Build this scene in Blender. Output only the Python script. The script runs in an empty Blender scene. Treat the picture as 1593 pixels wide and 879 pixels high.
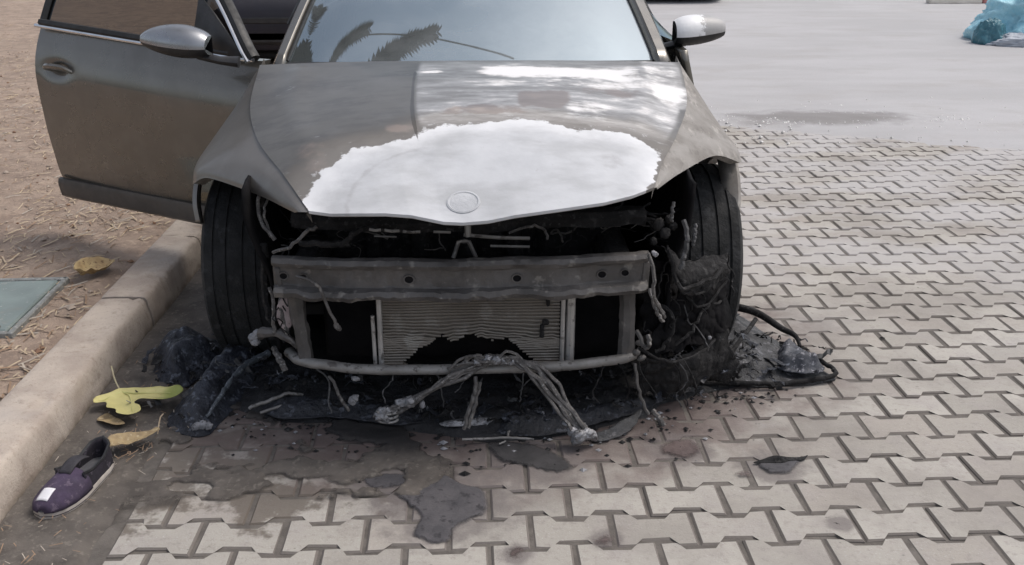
import bpy, math, random
import numpy as np
from mathutils import Vector, Matrix
random.seed(7)
rng = np.random.default_rng(11)
R = math.radians
scene = bpy.context.scene
COL = scene.collection

# ---------------------------------------------------------------- camera
cam_d = bpy.data.cameras.new('camera'); cam = bpy.data.objects.new('camera', cam_d); COL.objects.link(cam)
cam_d.sensor_width = 36; cam_d.lens = 33.9; cam_d.clip_start = 0.05; cam_d.clip_end = 900
cam.location = (0, 0, 1.5); cam.rotation_euler = (R(69), 0, R(-2))
scene.camera = cam

# ---------------------------------------------------------------- world, sun, exposure
SUN_EL, SUN_AZ = R(60), R(78)          # azimuth measured from +Y towards +X
world = bpy.data.worlds.new('World'); scene.world = world; world.use_nodes = True
wn = world.node_tree; bg = wn.nodes['Background']
sky = wn.nodes.new('ShaderNodeTexSky'); sky.sky_type = 'NISHITA'; sky.sun_disc = False
sky.sun_elevation = SUN_EL; sky.sun_rotation = SUN_AZ
sky.air_density = 1.0; sky.dust_density = 4.0; sky.ozone_density = 1.0
hs = wn.nodes.new('ShaderNodeHueSaturation'); hs.inputs['Saturation'].default_value = 0.5
wn.links.new(sky.outputs[0], hs.inputs['Color']); wn.links.new(hs.outputs[0], bg.inputs['Color'])
bg.inputs['Strength'].default_value = 0.15
sun_d = bpy.data.lights.new('sun', 'SUN'); sun = bpy.data.objects.new('sun', sun_d); COL.objects.link(sun)
sun_d.energy = 1.1; sun_d.angle = R(18); sun_d.color = (1.0, 0.93, 0.85)
sun.rotation_euler = (math.pi/2 - SUN_EL, 0, math.pi - SUN_AZ)
scene.view_settings.view_transform = 'Standard'; scene.view_settings.look = 'None'
scene.view_settings.exposure = 0.28; scene.view_settings.gamma = 1
scene.render.filter_size = 1.9
scene.cycles.use_denoising = True
scene.cycles.max_bounces = 6; scene.cycles.transparent_max_bounces = 12

# ---------------------------------------------------------------- noise
def _h(i, j, k, s):
    v = np.sin(i*127.1 + j*311.7 + k*74.7 + s*53.3)*43758.5453
    return v - np.floor(v)
def vnoise(x, y, z=0.0, s=0):
    x, y, z = np.broadcast_arrays(np.asarray(x, float), np.asarray(y, float), np.asarray(z, float))
    i, j, k = np.floor(x), np.floor(y), np.floor(z)
    f, g, h = x-i, y-j, z-k
    f, g, h = f*f*(3-2*f), g*g*(3-2*g), h*h*(3-2*h)
    def L(a, b, t): return a+(b-a)*t
    return L(L(L(_h(i,j,k,s), _h(i+1,j,k,s), f), L(_h(i,j+1,k,s), _h(i+1,j+1,k,s), f), g),
             L(L(_h(i,j,k+1,s), _h(i+1,j,k+1,s), f), L(_h(i,j+1,k+1,s), _h(i+1,j+1,k+1,s), f), g), h)
def fbm(x, y, z=0.0, o=4, s=0, gain=.5):
    t, a, n, q = 0, 1.0, 0, 1.0
    for k in range(o):
        t = t + a*vnoise(np.asarray(x)*q, np.asarray(y)*q, np.asarray(z)*q, s+k*7); n += a; a *= gain; q *= 2.03
    return t/n
def ridge(x, y, z=0.0, o=4, s=0):
    t, a, n, q = 0, 1.0, 0, 1.0
    for k in range(o):
        t = t + a*(1-np.abs(2*vnoise(np.asarray(x)*q, np.asarray(y)*q, np.asarray(z)*q, s+k*7)-1)); n += a; a *= .5; q *= 2.1
    return t/n
def sstep(a, b, x):
    t = np.clip((np.asarray(x, float)-a)/(b-a), 0, 1); return t*t*(3-2*t)
def cr(pts, n, closed=False):
    """Catmull-Rom through the points, n samples"""
    P = np.asarray(pts, float); m = len(P)
    if closed: Q = np.vstack([P[-1:], P, P[:2]]); ts = np.linspace(0, m, n, endpoint=False)
    else: Q = np.vstack([2*P[0]-P[1], P, 2*P[-1]-P[-2]]); ts = np.linspace(0, m-1, n)
    out = []
    for t in ts:
        i = min(int(t), (m-1 if closed else m-2)); f = t-i
        a, b, c, d = Q[i], Q[i+1], Q[i+2], Q[i+3]
        out.append(.5*((2*b)+(c-a)*f+(2*a-5*b+4*c-d)*f*f+(3*b-a-3*c+d)*f**3))
    return np.array(out)

# ---------------------------------------------------------------- mesh builder and object helpers
class MB:
    def __init__(s): s.v, s.f, s.m, s.sm = [], [], [], []
    def add(s, V, F, mi=0, smooth=True):
        o = len(s.v); s.v.extend([tuple(map(float, p)) for p in V])
        for f in F: s.f.append(tuple(i+o for i in f)); s.m.append(mi); s.sm.append(smooth)
    def box(s, c, d, rot=None, mi=0, bev=0.0):
        x, y, z = d[0]/2, d[1]/2, d[2]/2
        b = min(bev, x*.9, y*.9, z*.9)
        if b > 0:
            V, F = [], []
            for sx in (-1, 1):
                for sy in (-1, 1):
                    for sz in (-1, 1):
                        V += [(sx*x, sy*(y-b), sz*(z-b)), (sx*(x-b), sy*y, sz*(z-b)), (sx*(x-b), sy*(y-b), sz*z)]
            idx = lambda sx, sy, sz, a: ((sx > 0)*4+(sy > 0)*2+(sz > 0))*3+a
            for q in (-1, 1):
                F.append([idx(q, -1, -1, 0), idx(q, 1, -1, 0), idx(q, 1, 1, 0), idx(q, -1, 1, 0)])
                F.append([idx(-1, q, -1, 1), idx(1, q, -1, 1), idx(1, q, 1, 1), idx(-1, q, 1, 1)])
                F.append([idx(-1, -1, q, 2), idx(1, -1, q, 2), idx(1, 1, q, 2), idx(-1, 1, q, 2)])
                for p in (-1, 1):
                    F.append([idx(-1, p, q, 1), idx(1, p, q, 1), idx(1, p, q, 2), idx(-1, p, q, 2)])
                    F.append([idx(p, -1, q, 0), idx(p, 1, q, 0), idx(p, 1, q, 2), idx(p, -1, q, 2)])
                    F.append([idx(p, q, -1, 0), idx(p, q, 1, 0), idx(p, q, 1, 1), idx(p, q, -1, 1)])
                    for r_ in (-1, 1): F.append([idx(p, q, r_, 0), idx(p, q, r_, 1), idx(p, q, r_, 2)])
        else:
            V = [(i*x, j*y, k*z) for i in (-1, 1) for j in (-1, 1) for k in (-1, 1)]
            F = [(0,1,3,2), (4,6,7,5), (0,4,5,1), (2,3,7,6), (0,2,6,4), (1,5,7,3)]
        V = [Vector(p) for p in V]
        if rot is not None: V = [rot @ p for p in V]
        s.add([p+Vector(c) for p in V], F, mi, False)
    def tube(s, path, r, n=8, mi=0, caps=True, flat=1.0):
        P = [Vector(p) for p in path]; k = len(P)
        rr = r if hasattr(r, '__len__') else [r]*k
        V, F = [], []; up = Vector((0, 0, 1)); pa = None
        for i in range(k):
            t = (P[min(i+1, k-1)]-P[max(i-1, 0)]).normalized()
            a = t.cross(up) if pa is None else (pa-t*pa.dot(t))
            if a.length < 1e-4: a = t.cross(Vector((0, 1, 0)))
            a.normalize(); b = a.cross(t); pa = a
            for j in range(n):
                w = 2*math.pi*j/n; V.append(P[i]+(a*math.cos(w)+b*math.sin(w)*flat)*rr[i])
        for i in range(k-1):
            for j in range(n): F.append((i*n+j, i*n+(j+1) % n, (i+1)*n+(j+1) % n, (i+1)*n+j))
        s.add(V, F, mi)
        if caps: s.add(V[:n], [tuple(range(n))[::-1]], mi, False); s.add(V[-n:], [tuple(range(n))], mi, False)
    def grid(s, A, mi=0, closed_u=False, smooth=True):
        """A: array (nu, nv, 3)"""
        nu, nv = A.shape[:2]; F = []
        for i in range(nu if closed_u else nu-1):
            for j in range(nv-1):
                i2 = (i+1) % nu; F.append((i*nv+j, i2*nv+j, i2*nv+j+1, i*nv+j+1))
        s.add(A.reshape(-1, 3), F, mi, smooth)
    def loft(s, rings, mi=0, caps=True, smooth=True):
        n = len(rings[0]); A = np.array(rings, float); F = []
        for i in range(len(rings)-1):
            for j in range(n): F.append((i*n+j, i*n+(j+1) % n, (i+1)*n+(j+1) % n, (i+1)*n+j))
        if caps: F.append(tuple(range(n))[::-1]); F.append(tuple((len(rings)-1)*n+j for j in range(n)))
        s.add(A.reshape(-1, 3), F, mi, smooth)
    def prism(s, poly, z0, z1, mi=0):
        n = len(poly)
        s.add([(p[0], p[1], z0) for p in poly]+[(p[0], p[1], z1) for p in poly],
              [tuple(range(n))[::-1], tuple(range(n, 2*n))]+[(j, (j+1) % n, n+(j+1) % n, n+j) for j in range(n)], mi, False)
    def build(s, name, mats, parent=None, sharp=40):
        me = bpy.data.meshes.new(name)
        o_ = world_loc(parent) if parent else Vector((0, 0, 0))
        me.from_pydata([(p[0]-o_.x, p[1]-o_.y, p[2]-o_.z) for p in s.v], [], s.f)
        for m in (mats if isinstance(mats, (list, tuple)) else [mats]): me.materials.append(m)
        me.polygons.foreach_set('material_index', s.m); me.polygons.foreach_set('use_smooth', s.sm)
        if sharp: me.set_sharp_from_angle(angle=R(sharp))
        me.update(); o = bpy.data.objects.new(name, me); COL.objects.link(o)
        if parent: o.parent = parent
        return o
def world_loc(o):
    l = Vector(o.location)
    while o.parent: o = o.parent; l += Vector(o.location)
    return l
def tag(o, label=None, cat=None, group=None, kind=None):
    if label: o['label'] = label
    if cat: o['category'] = cat
    if group: o['group'] = group
    if kind: o['kind'] = kind
    return o
def thing(name, label, cat, loc, group=None):
    o = bpy.data.objects.new(name, None); COL.objects.link(o); o.location = loc; o.empty_display_size = .1
    return tag(o, label, cat, group)
def solid(o, t, off=-1):
    m = o.modifiers.new('thickness', 'SOLIDIFY'); m.thickness = t; m.offset = off; return o
def inpoly(P, x, y):
    P = np.asarray(P, float); c = np.zeros(np.shape(x), bool); n = len(P)
    for i in range(n):
        x1, y1 = P[i]; x2, y2 = P[(i+1) % n]
        if y1 == y2: continue
        c ^= ((y1 > y) != (y2 > y)) & (x < (x2-x1)*(y-y1)/(y2-y1)+x1)
    return c
def near(P, x, y):
    """distance to and nearest point on a closed outline"""
    P = np.asarray(P, float); bd = np.full(np.shape(x), 1e9); bx = np.array(x, float); by = np.array(y, float)
    for i in range(len(P)):
        a, b = P[i], P[(i+1) % len(P)]; d = b-a; l = d@d+1e-12
        t = np.clip(((x-a[0])*d[0]+(y-a[1])*d[1])/l, 0, 1); qx, qy = a[0]+t*d[0], a[1]+t*d[1]
        q = np.hypot(x-qx, y-qy); m = q < bd; bd = np.where(m, q, bd); bx = np.where(m, qx, bx); by = np.where(m, qy, by)
    return bd, bx, by
def rough(poly, amp=.008, n=90, f=18, s=0):
    P = cr(poly, n, True); c = P.mean(0)
    k = (fbm(P[:, 0]*f, P[:, 1]*f, s*3.1, 3, s)-.5)*2*amp
    d = P-c; d /= np.linalg.norm(d, axis=1)[:, None]+1e-9
    return P+d*k[:, None]
def sheet(mb, poly, res, zf, mi=0):
    """a surface clipped to an outline; zf(x, y, distance to edge)"""
    P = np.asarray(poly); x0, y0 = P.min(0)-res; x1, y1 = P.max(0)+res
    nx, ny = int((x1-x0)/res)+2, int((y1-y0)/res)+2
    X, Y = np.meshgrid(x0+np.arange(nx)*res, y0+np.arange(ny)*res, indexing='ij')
    ins = inpoly(P, X, Y); d, bx, by = near(P, X, Y)
    X = np.where(ins, X, bx); Y = np.where(ins, Y, by); d = np.where(ins, d, 0)
    Z = zf(X, Y, d); any_ = ins[:-1, :-1] | ins[1:, :-1] | ins[:-1, 1:] | ins[1:, 1:]
    idx = -np.ones(X.shape, int); used = np.zeros(X.shape, bool)
    for a, b in ((0, 0), (1, 0), (0, 1), (1, 1)): used[a:a+nx-1, b:b+ny-1] |= any_
    idx[used] = np.arange(used.sum())
    F = [(idx[i, j], idx[i+1, j], idx[i+1, j+1], idx[i, j+1]) for i, j in zip(*np.nonzero(any_))]
    mb.add(np.stack([X[used], Y[used], Z[used]], 1), F, mi, True)

# ---------------------------------------------------------------- materials
class NG:
    def __init__(s, name):
        s.mat = bpy.data.materials.new(name); s.mat.use_nodes = True; s.nt = s.mat.node_tree
        s.b = s.nt.nodes['Principled BSDF']; s.out = s.nt.nodes['Material Output']
        s.tc = s.nt.nodes.new('ShaderNodeTexCoord'); s.geo = s.nt.nodes.new('ShaderNodeNewGeometry')
        s.obj = s.tc.outputs['Object']; s.pos = s.geo.outputs['Position']
    def put(s, sock, v):
        if isinstance(v, bpy.types.NodeSocket): s.nt.links.new(v, sock)
        elif hasattr(v, '__len__') and len(v) == 3 and sock.type == 'RGBA': sock.default_value = (*v, 1)
        else: sock.default_value = v
    def math(s, op, a, b=0.0, clamp=False):
        n = s.nt.nodes.new('ShaderNodeMath'); n.operation = op; n.use_clamp = clamp
        s.put(n.inputs[0], a); s.put(n.inputs[1], b); return n.outputs[0]
    def mix(s, f, a, b, blend='MIX'):
        n = s.nt.nodes.new('ShaderNodeMix'); n.data_type = 'RGBA'; n.blend_type = blend; n.clamp_factor = True
        s.put(n.inputs[0], f); s.put(n.inputs[6], a); s.put(n.inputs[7], b); return n.outputs[2]
    def noise(s, vec, scale, detail=5, rough=.6, w=None):
        n = s.nt.nodes.new('ShaderNodeTexNoise'); s.put(n.inputs['Vector'], vec); n.inputs['Scale'].default_value = scale
        n.inputs['Detail'].default_value = detail; n.inputs['Roughness'].default_value = rough; return n.outputs[0]
    def vmap(s, vec, loc=(0, 0, 0), scale=(1, 1, 1)):
        n = s.nt.nodes.new('ShaderNodeMapping'); s.put(n.inputs[0], vec); n.inputs['Location'].default_value = loc
        n.inputs['Scale'].default_value = scale; return n.outputs[0]
    def sm(s, v, a, b, lo=0.0, hi=1.0):
        n = s.nt.nodes.new('ShaderNodeMapRange'); n.interpolation_type = 'SMOOTHSTEP'
        s.put(n.inputs[0], v); n.inputs[1].default_value = a; n.inputs[2].default_value = b
        n.inputs[3].default_value = lo; n.inputs[4].default_value = hi; return n.outputs[0]
    def length(s, vec):
        n = s.nt.nodes.new('ShaderNodeVectorMath'); n.operation = 'LENGTH'; s.put(n.inputs[0], vec); return n.outputs['Value']
    def sep(s, vec):
        n = s.nt.nodes.new('ShaderNodeSeparateXYZ'); s.put(n.inputs[0], vec); return n.outputs
    def attr(s, name):
        n = s.nt.nodes.new('ShaderNodeAttribute'); n.attribute_name = name; return n.outputs['Fac']
    def bump(s, h, strength=.4, dist=.01):
        n = s.nt.nodes.new('ShaderNodeBump'); n.inputs['Strength'].default_value = strength; n.inputs['Distance'].default_value = dist
        s.put(n.inputs['Height'], h); s.nt.links.new(n.outputs[0], s.b.inputs['Normal'])
    def set(s, **k):
        for a, v in k.items(): s.put(s.b.inputs[a.replace('_', ' ')], v)
        return s.mat
def M(name, c1, c2=None, scale=12, rough_=.6, metal=0.0, bump=.3, bscale=40, dist=.006, spec=.5, world=False, c3=None, coat=0.0):
    g = NG(name); v = g.pos if world else g.obj; c2 = c2 or tuple(x*.75 for x in c1)
    f = g.sm(g.noise(v, scale), .35, .65); c = g.mix(f, c1, c2)
    if c3: c = g.mix(g.sm(g.noise(v, scale*2.7, 3), .56, .66), c, c3)
    c = g.mix(g.sm(g.noise(v, scale*.21, 2), .3, .7, 0, .35), c, tuple(x*.72 for x in c1))
    r = g.sm(g.noise(v, scale*1.7), .3, .7, max(0, rough_-.12), min(1, rough_+.12))
    if bump: g.bump(g.noise(v, bscale, 6, .65), bump, dist)
    return g.set(Base_Color=c, Roughness=r, Metallic=metal, Specular_IOR_Level=spec, Coat_Weight=coat)

def paver_material():
    g = NG('paver_concrete'); p = g.pos
    oi = g.nt.nodes.new('ShaderNodeObjectInfo')
    rnd = g.math('FRACT', g.math('ADD', g.math('MULTIPLY', g.geo.outputs['Random Per Island'], 7.31), oi.outputs['Random']))
    c = g.mix(rnd, (.335, .314, .282), (.432, .408, .370))
    c = g.mix(g.sm(g.math('FRACT', g.math('MULTIPLY', rnd, 5.7)), .78, .9, 0, .55), c, (.345, .308, .275))
    c = g.mix(g.sm(g.noise(p, 7, 4), .45, .72, 0, .5), c, (.33, .30, .29))
    c = g.mix(g.sm(g.noise(p, 46, 5, .7), .50, .68, 0, .5), c, (.25, .225, .21))
    c = g.mix(g.sm(g.noise(g.vmap(p, (3, 1, 0)), 4.3, 6, .7), .56, .72, 0, .55), c, (.24, .21, .19))
    c = g.mix(g.sm(g.noise(p, 190, 3, .7), .58, .7, 0, .4), c, (.56, .545, .53))
    c = g.mix(g.sm(g.noise(p, 2.1, 5, .6), .42, .68, 0, .65), c, (.25, .228, .208))
    c = g.mix(g.sm(g.noise(p, 26, 3, .5), .70, .76, 0, .75), c, (.13, .118, .11))
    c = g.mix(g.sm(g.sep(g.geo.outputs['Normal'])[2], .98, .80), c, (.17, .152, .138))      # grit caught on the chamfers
    # dust blown over from the concrete apron, greyish drifts
    y = g.sep(p)[1]; x = g.sep(p)[0]
    drift = g.math('MULTIPLY', g.sm(y, 2.6, 5.0), g.sm(g.noise(g.vmap(p, scale=(.7, 1.6, 1)), 1.3, 5), .40, .58))
    c = g.mix(g.math('MULTIPLY', drift, .8), c, (.44, .425, .425))
    # trodden mud on the kerb side
    mud = g.sm(g.math('ADD', g.noise(p, 6.0, 5, .65), g.math('MULTIPLY', g.sm(g.length(g.vmap(p, (.62*.9, -2.42*1.7, 0), (.9, 1.7, 0))), .15, .85), -.28)), .40, .50)
    c = g.mix(g.math('MULTIPLY', mud, .8), c, (.115, .095, .078))
    # soot of the fire
    d = g.length(g.vmap(p, (0.0, -3.2*1.25, 0), (.92, 1.25, 0)))
    d = g.math('ADD', d, g.math('MULTIPLY', g.math('SUBTRACT', g.noise(p, 5.5, 6, .65), .5), .75))
    c = g.mix(g.sm(d, .70, 1.45, .55, 0), c, (.085, .074, .070))
    c = g.mix(g.sm(d, .74, 1.12, .97, 0), c, (.022, .021, .023))
    rd = g.math('ADD', d, g.math('MULTIPLY', g.math('SUBTRACT', g.noise(p, 13, 4), .5), .5))
    c = g.mix(g.sm(rd, .95, 1.25, .45, 0), c, (.18, .135, .125))
    # plastic and oil that soaked in round the pools
    for cx, cy, r0 in ((-.11, 2.24, .26), (.14, 2.47, .22), (.59, 2.50, .13), (.84, 2.39, .13), (-.28, 2.36, .16), (.31, 2.06, .06), (.08, 2.01, .06), (.935, 2.105, .05)):
        q = g.length(g.vmap(p, (-cx, -cy, 0), (1, 1, 0)))
        q = g.math('ADD', q, g.math('MULTIPLY', g.math('SUBTRACT', g.noise(p, 16, 5, .65), .5), r0*1.1))
        c = g.mix(g.sm(q, r0*.45, r0*.95, .72, 0), c, (.15, .132, .128))
    g.bump(g.math('ADD', g.noise(p, 150, 4, .7), g.math('MULTIPLY', g.noise(p, 34, 4), .8)), .5, .004)
    return g.set(Base_Color=c, Roughness=.88, Specular_IOR_Level=.3)

m_paver = paver_material()
m_joint = M('joint_sand', (.150, .134, .120), (.100, .089, .080), 20, .95, bump=.5, bscale=120, world=True)
def mud_material():
    g = NG('dried_mud'); p = g.pos
    c = g.mix(g.sm(g.noise(p, 9), .35, .65), (.125, .110, .098), (.080, .070, .063))
    c = g.mix(g.sm(g.noise(p, 60, 4), .55, .68, 0, .6), c, (.20, .18, .155))
    d = g.length(g.vmap(p, (0.0, -3.2*1.25, 0), (.92, 1.25, 0)))
    c = g.mix(g.sm(d, .82, 1.0, .95, 0), c, (.02, .019, .02))
    g.bump(g.noise(p, 90, 5, .7), .5, .005)
    return g.set(Base_Color=c, Roughness=.85, Specular_IOR_Level=.35, Alpha=g.sm(g.math('ADD', g.attr('cover'), g.math('MULTIPLY', g.math('SUBTRACT', g.noise(p, 55, 4, .7), .5), .006)), -.002, .009, .0, 1))
m_mud = mud_material()
m_base = M('bare_ground', (.30, .27, .24), (.22, .19, .165), 1.5, .95, bump=.3, world=True)
def apron_material():
    g = NG('apron_concrete'); p = g.pos
    c = g.mix(g.sm(g.noise(g.vmap(p, scale=(.5, 1.3, 1)), .8, 5), .35, .65), (.425, .418, .425), (.375, .368, .372))
    c = g.mix(g.sm(g.noise(g.vmap(p, scale=(.75, 1.3, 1)), 1.6, 6), .50, .68, 0, .6), c, (.36, .345, .34))
    c = g.mix(g.sm(g.noise(p, 28, 5, .7), .55, .7, 0, .35), c, (.34, .325, .32))
    # greasy scuff along the loose edge
    d = g.length(g.vmap(p, (-2.65*.8, -7.35*2.2, 0), (.8, 2.2, 0)))
    k = g.sm(g.math('ADD', d, g.math('MULTIPLY', g.noise(p, 5, 5), .9)), .75, 1.25, .85, 0)
    c = g.mix(k, c, (.20, .19, .185))
    g.bump(g.noise(p, 60, 6, .7), .4, .01)
    return g.set(Base_Color=c, Roughness=.85, Specular_IOR_Level=.35)
m_apron = apron_material()
m_soil = M('verge_soil', (.36, .275, .215), (.235, .175, .138), 6, .95, bump=.7, bscale=45, dist=.02, world=True, c3=(.40, .31, .24))
m_straw = [M('straw_pale', (.52, .42, .30), (.40, .31, .21), 20, .8, bump=0), M('straw_brown', (.30, .20, .13), (.22, .15, .10), 20, .8, bump=0),
           M('straw_grey', (.42, .37, .31), (.32, .28, .24), 20, .8, bump=0)]
def kerb_material():
    g = NG('kerb_concrete'); p = g.pos
    c = g.mix(g.sm(g.noise(p, 6, 5), .35, .65), (.49, .425, .365), (.38, .32, .275))
    c = g.mix(g.sm(g.noise(p, 22, 6, .7), .54, .68, 0, .55), c, (.29, .235, .195))
    c = g.mix(g.sm(g.noise(p, 75, 4, .7), .58, .7, 0, .5), c, (.20, .165, .14))
    c = g.mix(g.sm(g.noise(p, 3.2, 3), .55, .75, 0, .4), c, (.48, .44, .41))
    z = g.sep(p)[2]; c = g.mix(g.math('MULTIPLY', g.sm(z, 0.0, .05, 1, 0), g.sm(g.noise(p, 12), .3, .6)), c, (.20, .165, .135))
    g.bump(g.math('ADD', g.noise(p, 90, 5, .7), g.math('MULTIPLY', g.noise(p, 20, 4), 1.2)), .6, .006)
    return g.set(Base_Color=c, Roughness=.9, Specular_IOR_Level=.3)
m_kerb = kerb_material()
def paint_material(name, base, attr=False):
    g = NG(name); p = g.obj
    c = g.mix(g.sm(g.noise(p, 3.2, 4), .3, .7, 0, .6), base, tuple(x*1.3 for x in base))
    dust = g.sm(g.noise(p, 9, 6, .65), .42, .72, 0, .22)
    c = g.mix(dust, c, (.24, .225, .21)); met = .6; r = g.sm(g.noise(p, 5, 5), .3, .7, .22, .36); coat = .8
    if attr:
        n1 = g.math('SUBTRACT', g.noise(p, 26, 4, .55), .5); n2 = g.math('SUBTRACT', g.noise(p, 11, 5, .65), .5); n3 = g.math('SUBTRACT', g.noise(g.vmap(p, scale=(.45, 1.5, 1)), 9, 6, .68), .5)
        bd = g.math('ADD', g.attr('burn'), g.math('ADD', g.math('MULTIPLY', n1, .045), g.math('MULTIPLY', n2, .085)))
        # scorched rim, then bare white ash
        scorch = g.sm(bd, -.17, -.01, 0, .75)
        c = g.mix(g.math('MULTIPLY', g.sm(n3, -.05, .16), .6), c, (.075, .068, .062))       # soot drawn across the sheet
        c = g.mix(g.math('MULTIPLY', scorch, g.sm(n2, -.15, .15, .35, .95)), c, (.10, .088, .080))
        pw = g.math('ADD', g.attr('powder'), g.math('ADD', g.math('MULTIPLY', n1, .8), g.math('MULTIPLY', n3, 2.3)))
        pk = g.sm(pw, .30, .95)
        c = g.mix(g.math('MULTIPLY', g.sm(g.attr('powder'), .02, .25), g.sm(n3, -.14, .12, .3, .95)), c, (.50, .485, .47))
        c = g.mix(pk, c, (.72, .715, .72))
        br = g.math('MULTIPLY', g.sm(g.math('ADD', g.attr('brown'), g.math('MULTIPLY', n2, 1.2)), .35, .7), .8)
        c = g.mix(br, c, (.25, .205, .18))
        ash = g.math('MAXIMUM', g.sm(bd, -.004, .004), g.math('MULTIPLY', g.sm(bd, -.05, -.01, 0, .6), g.sm(g.noise(p, 24, 5, .7), .58, .64)))
        w = g.mix(g.sm(g.noise(p, 6, 5), .4, .75, 0, .55), (.54, .55, .57), (.36, .37, .39))
        w = g.mix(g.sm(g.noise(g.vmap(p, scale=(.6, 1.15, 1)), 4.5, 5, .6), .46, .68, 0, .75), w, (.37, .375, .385))
        w = g.mix(g.sm(g.noise(p, 45, 4, .7), .64, .74, 0, .35), w, (.33, .32, .325))
        w = g.mix(g.math('MULTIPLY', g.sm(bd, .11, .0, 0, .85), g.sm(g.noise(p, 7, 4), .3, .6, .4, 1)), w, (.70, .705, .72))
        w = g.mix(g.sm(g.math('ADD', g.attr('mark'), g.math('MULTIPLY', n1, 1.0)), .35, .85, 0, .75), w, (.33, .325, .335))
        c = g.mix(ash, c, w)
        haze_ = g.math('MULTIPLY', g.sm(g.math('ADD', g.attr('burn'), g.math('MULTIPLY', n3, .22)), -.13, .0, 0, .6), g.math('SUBTRACT', 1.0, ash))
        c = g.mix(g.math('MULTIPLY', haze_, .55), c, (.26, .25, .245))
        dry = g.math('MAXIMUM', g.math('MAXIMUM', ash, haze_), g.math('MAXIMUM', pk, scorch))
        c = g.mix(g.sm(g.math('ADD', g.attr('line'), g.math('MULTIPLY', n1, .5)), .45, .6, 0, .8), c, (.06, .055, .05))
        met = g.sm(dry, 0, .8, .55, 0); r = g.sm(dry, 0, 1, .36, .9); coat = g.sm(dry, 0, .6, .35, 0)
        g.bump(g.math('ADD', g.math('MULTIPLY', ash, .6), g.math('MULTIPLY', g.math('ADD', ash, .1), g.noise(p, 70, 5, .65))), .16, .004)
    else:
        g.bump(g.noise(p, 120, 3), .03, .002)
    return g.set(Base_Color=c, Roughness=r, Metallic=met, Coat_Weight=coat, Coat_Roughness=.08)
PAINT = (.132, .123, .108)
m_paint = paint_material('dusty_car_paint', PAINT)
m_hood = paint_material('burnt_bonnet_paint', PAINT, True)
def fender_material():
    g = NG('scorched_wing_paint'); p = g.obj
    c = g.mix(g.sm(g.noise(p, 3.2, 4), .3, .7, 0, .6), (.15, .137, .123), (.20, .185, .17))
    bl = g.sm(g.noise(g.vmap(p, scale=(1.6, .5, 1.2)), 13, 7, .72), .53, .68)
    xr = g.sm(g.sep(p)[0], .3, .6)                       # only the right wing is blistered
    c = g.mix(g.math('MULTIPLY', xr, g.sm(g.noise(p, 8, 4), .35, .65, .2, .9)), c, (.30, .285, .27))
    c = g.mix(g.math('MULTIPLY', g.math('MULTIPLY', bl, xr), .6), c, (.46, .435, .40))
    c = g.mix(g.math('MULTIPLY', xr, g.sm(g.noise(g.vmap(p, scale=(1.4, .6, 1)), 22, 6, .7), .54, .70, 0, .55)), c, (.095, .086, .08))
    c = g.mix(g.sm(g.noise(p, 9, 6, .65), .42, .72, 0, .3), c, (.26, .25, .235))
    g.bump(g.math('MULTIPLY', xr, g.noise(p, 45, 5, .7)), .4, .004)
    return g.set(Base_Color=c, Roughness=g.sm(xr, 0, 1, .4, .75), Metallic=g.sm(xr, 0, 1, .5, .15), Coat_Weight=g.sm(xr, 0, 1, .3, 0), Coat_Roughness=.2)
m_fender = fender_material()
m_char = M('charred_black', (.013, .0125, .013), (.028, .027, .028), 18, .85, spec=.25, bump=.8, bscale=55, dist=.01, c3=(.055, .053, .053))
m_soot = M('soot_black', (.007, .007, .008), (.013, .012, .013), 10, .92, spec=.12, bump=.5, bscale=40)
m_burnsteel = M('burnt_steel', (.085, .08, .078), (.15, .14, .135), 7, .6, .35, bump=.6, bscale=50, c3=(.26, .245, .23))  # pale patches give patina and paint in the beam's highlights
m_scale = M('pale_burnt_steel', (.22, .21, .20), (.32, .31, .30), 16, .6, .35, bump=.35, bscale=70, c3=(.10, .09, .085))
m_alu = M('bare_aluminium', (.42, .41, .40), (.55, .54, .53), 14, .48, .55, bump=.3, bscale=60, c3=(.20, .19, .18))
m_melt = M('melted_aluminium', (.46, .46, .48), (.20, .20, .21), 34, .35, .7, bump=.8, bscale=70, dist=.01, c3=(.06, .055, .055))
m_fin = M('radiator_fin_metal', (.27, .245, .215), (.20, .175, .15), 6, .65, .35, bump=.4, bscale=90, c3=(.33, .31, .28))
m_rubber = M('tyre_rubber', (.011, .0115, .012), (.017, .018, .020), 10, .88, bump=.7, bscale=70, dist=.008, c3=(.034, .035, .038))
m_black = M('black_plastic', (.018, .018, .02), (.028, .028, .03), 12, .5, bump=.1)
m_trim = M('dark_seal', (.012, .012, .013), (.02, .02, .02), 12, .6, bump=.1)
m_chrome = M('chrome_trim', (.72, .72, .73), (.62, .62, .63), 12, .16, 1.0, bump=0)
m_bluechar = M('charred_bluish_plastic', (.012, .014, .021), (.034, .039, .054), 14, .5, bump=.9, bscale=50, dist=.015, c3=(.13, .145, .18))  # the pale patches paint in silver-blue highlights
m_greychar = M('ashen_plastic', (.05, .05, .052), (.085, .085, .088), 16, .7, bump=.7, bscale=60, dist=.01, c3=(.16, .155, .16))
m_paleash = M('pale_ash', (.32, .32, .34), (.19, .19, .20), 30, .85, bump=.6, bscale=80, c3=(.08, .08, .08))
m_puddle = M('melted_plastic', (.062, .059, .065), (.092, .086, .092), 12, .75, bump=.6, bscale=70, c3=(.035, .033, .037))
m_puddle2 = M('reddish_melted_plastic', (.085, .062, .060), (.12, .09, .085), 18, .6, bump=.4, bscale=60)
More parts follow.
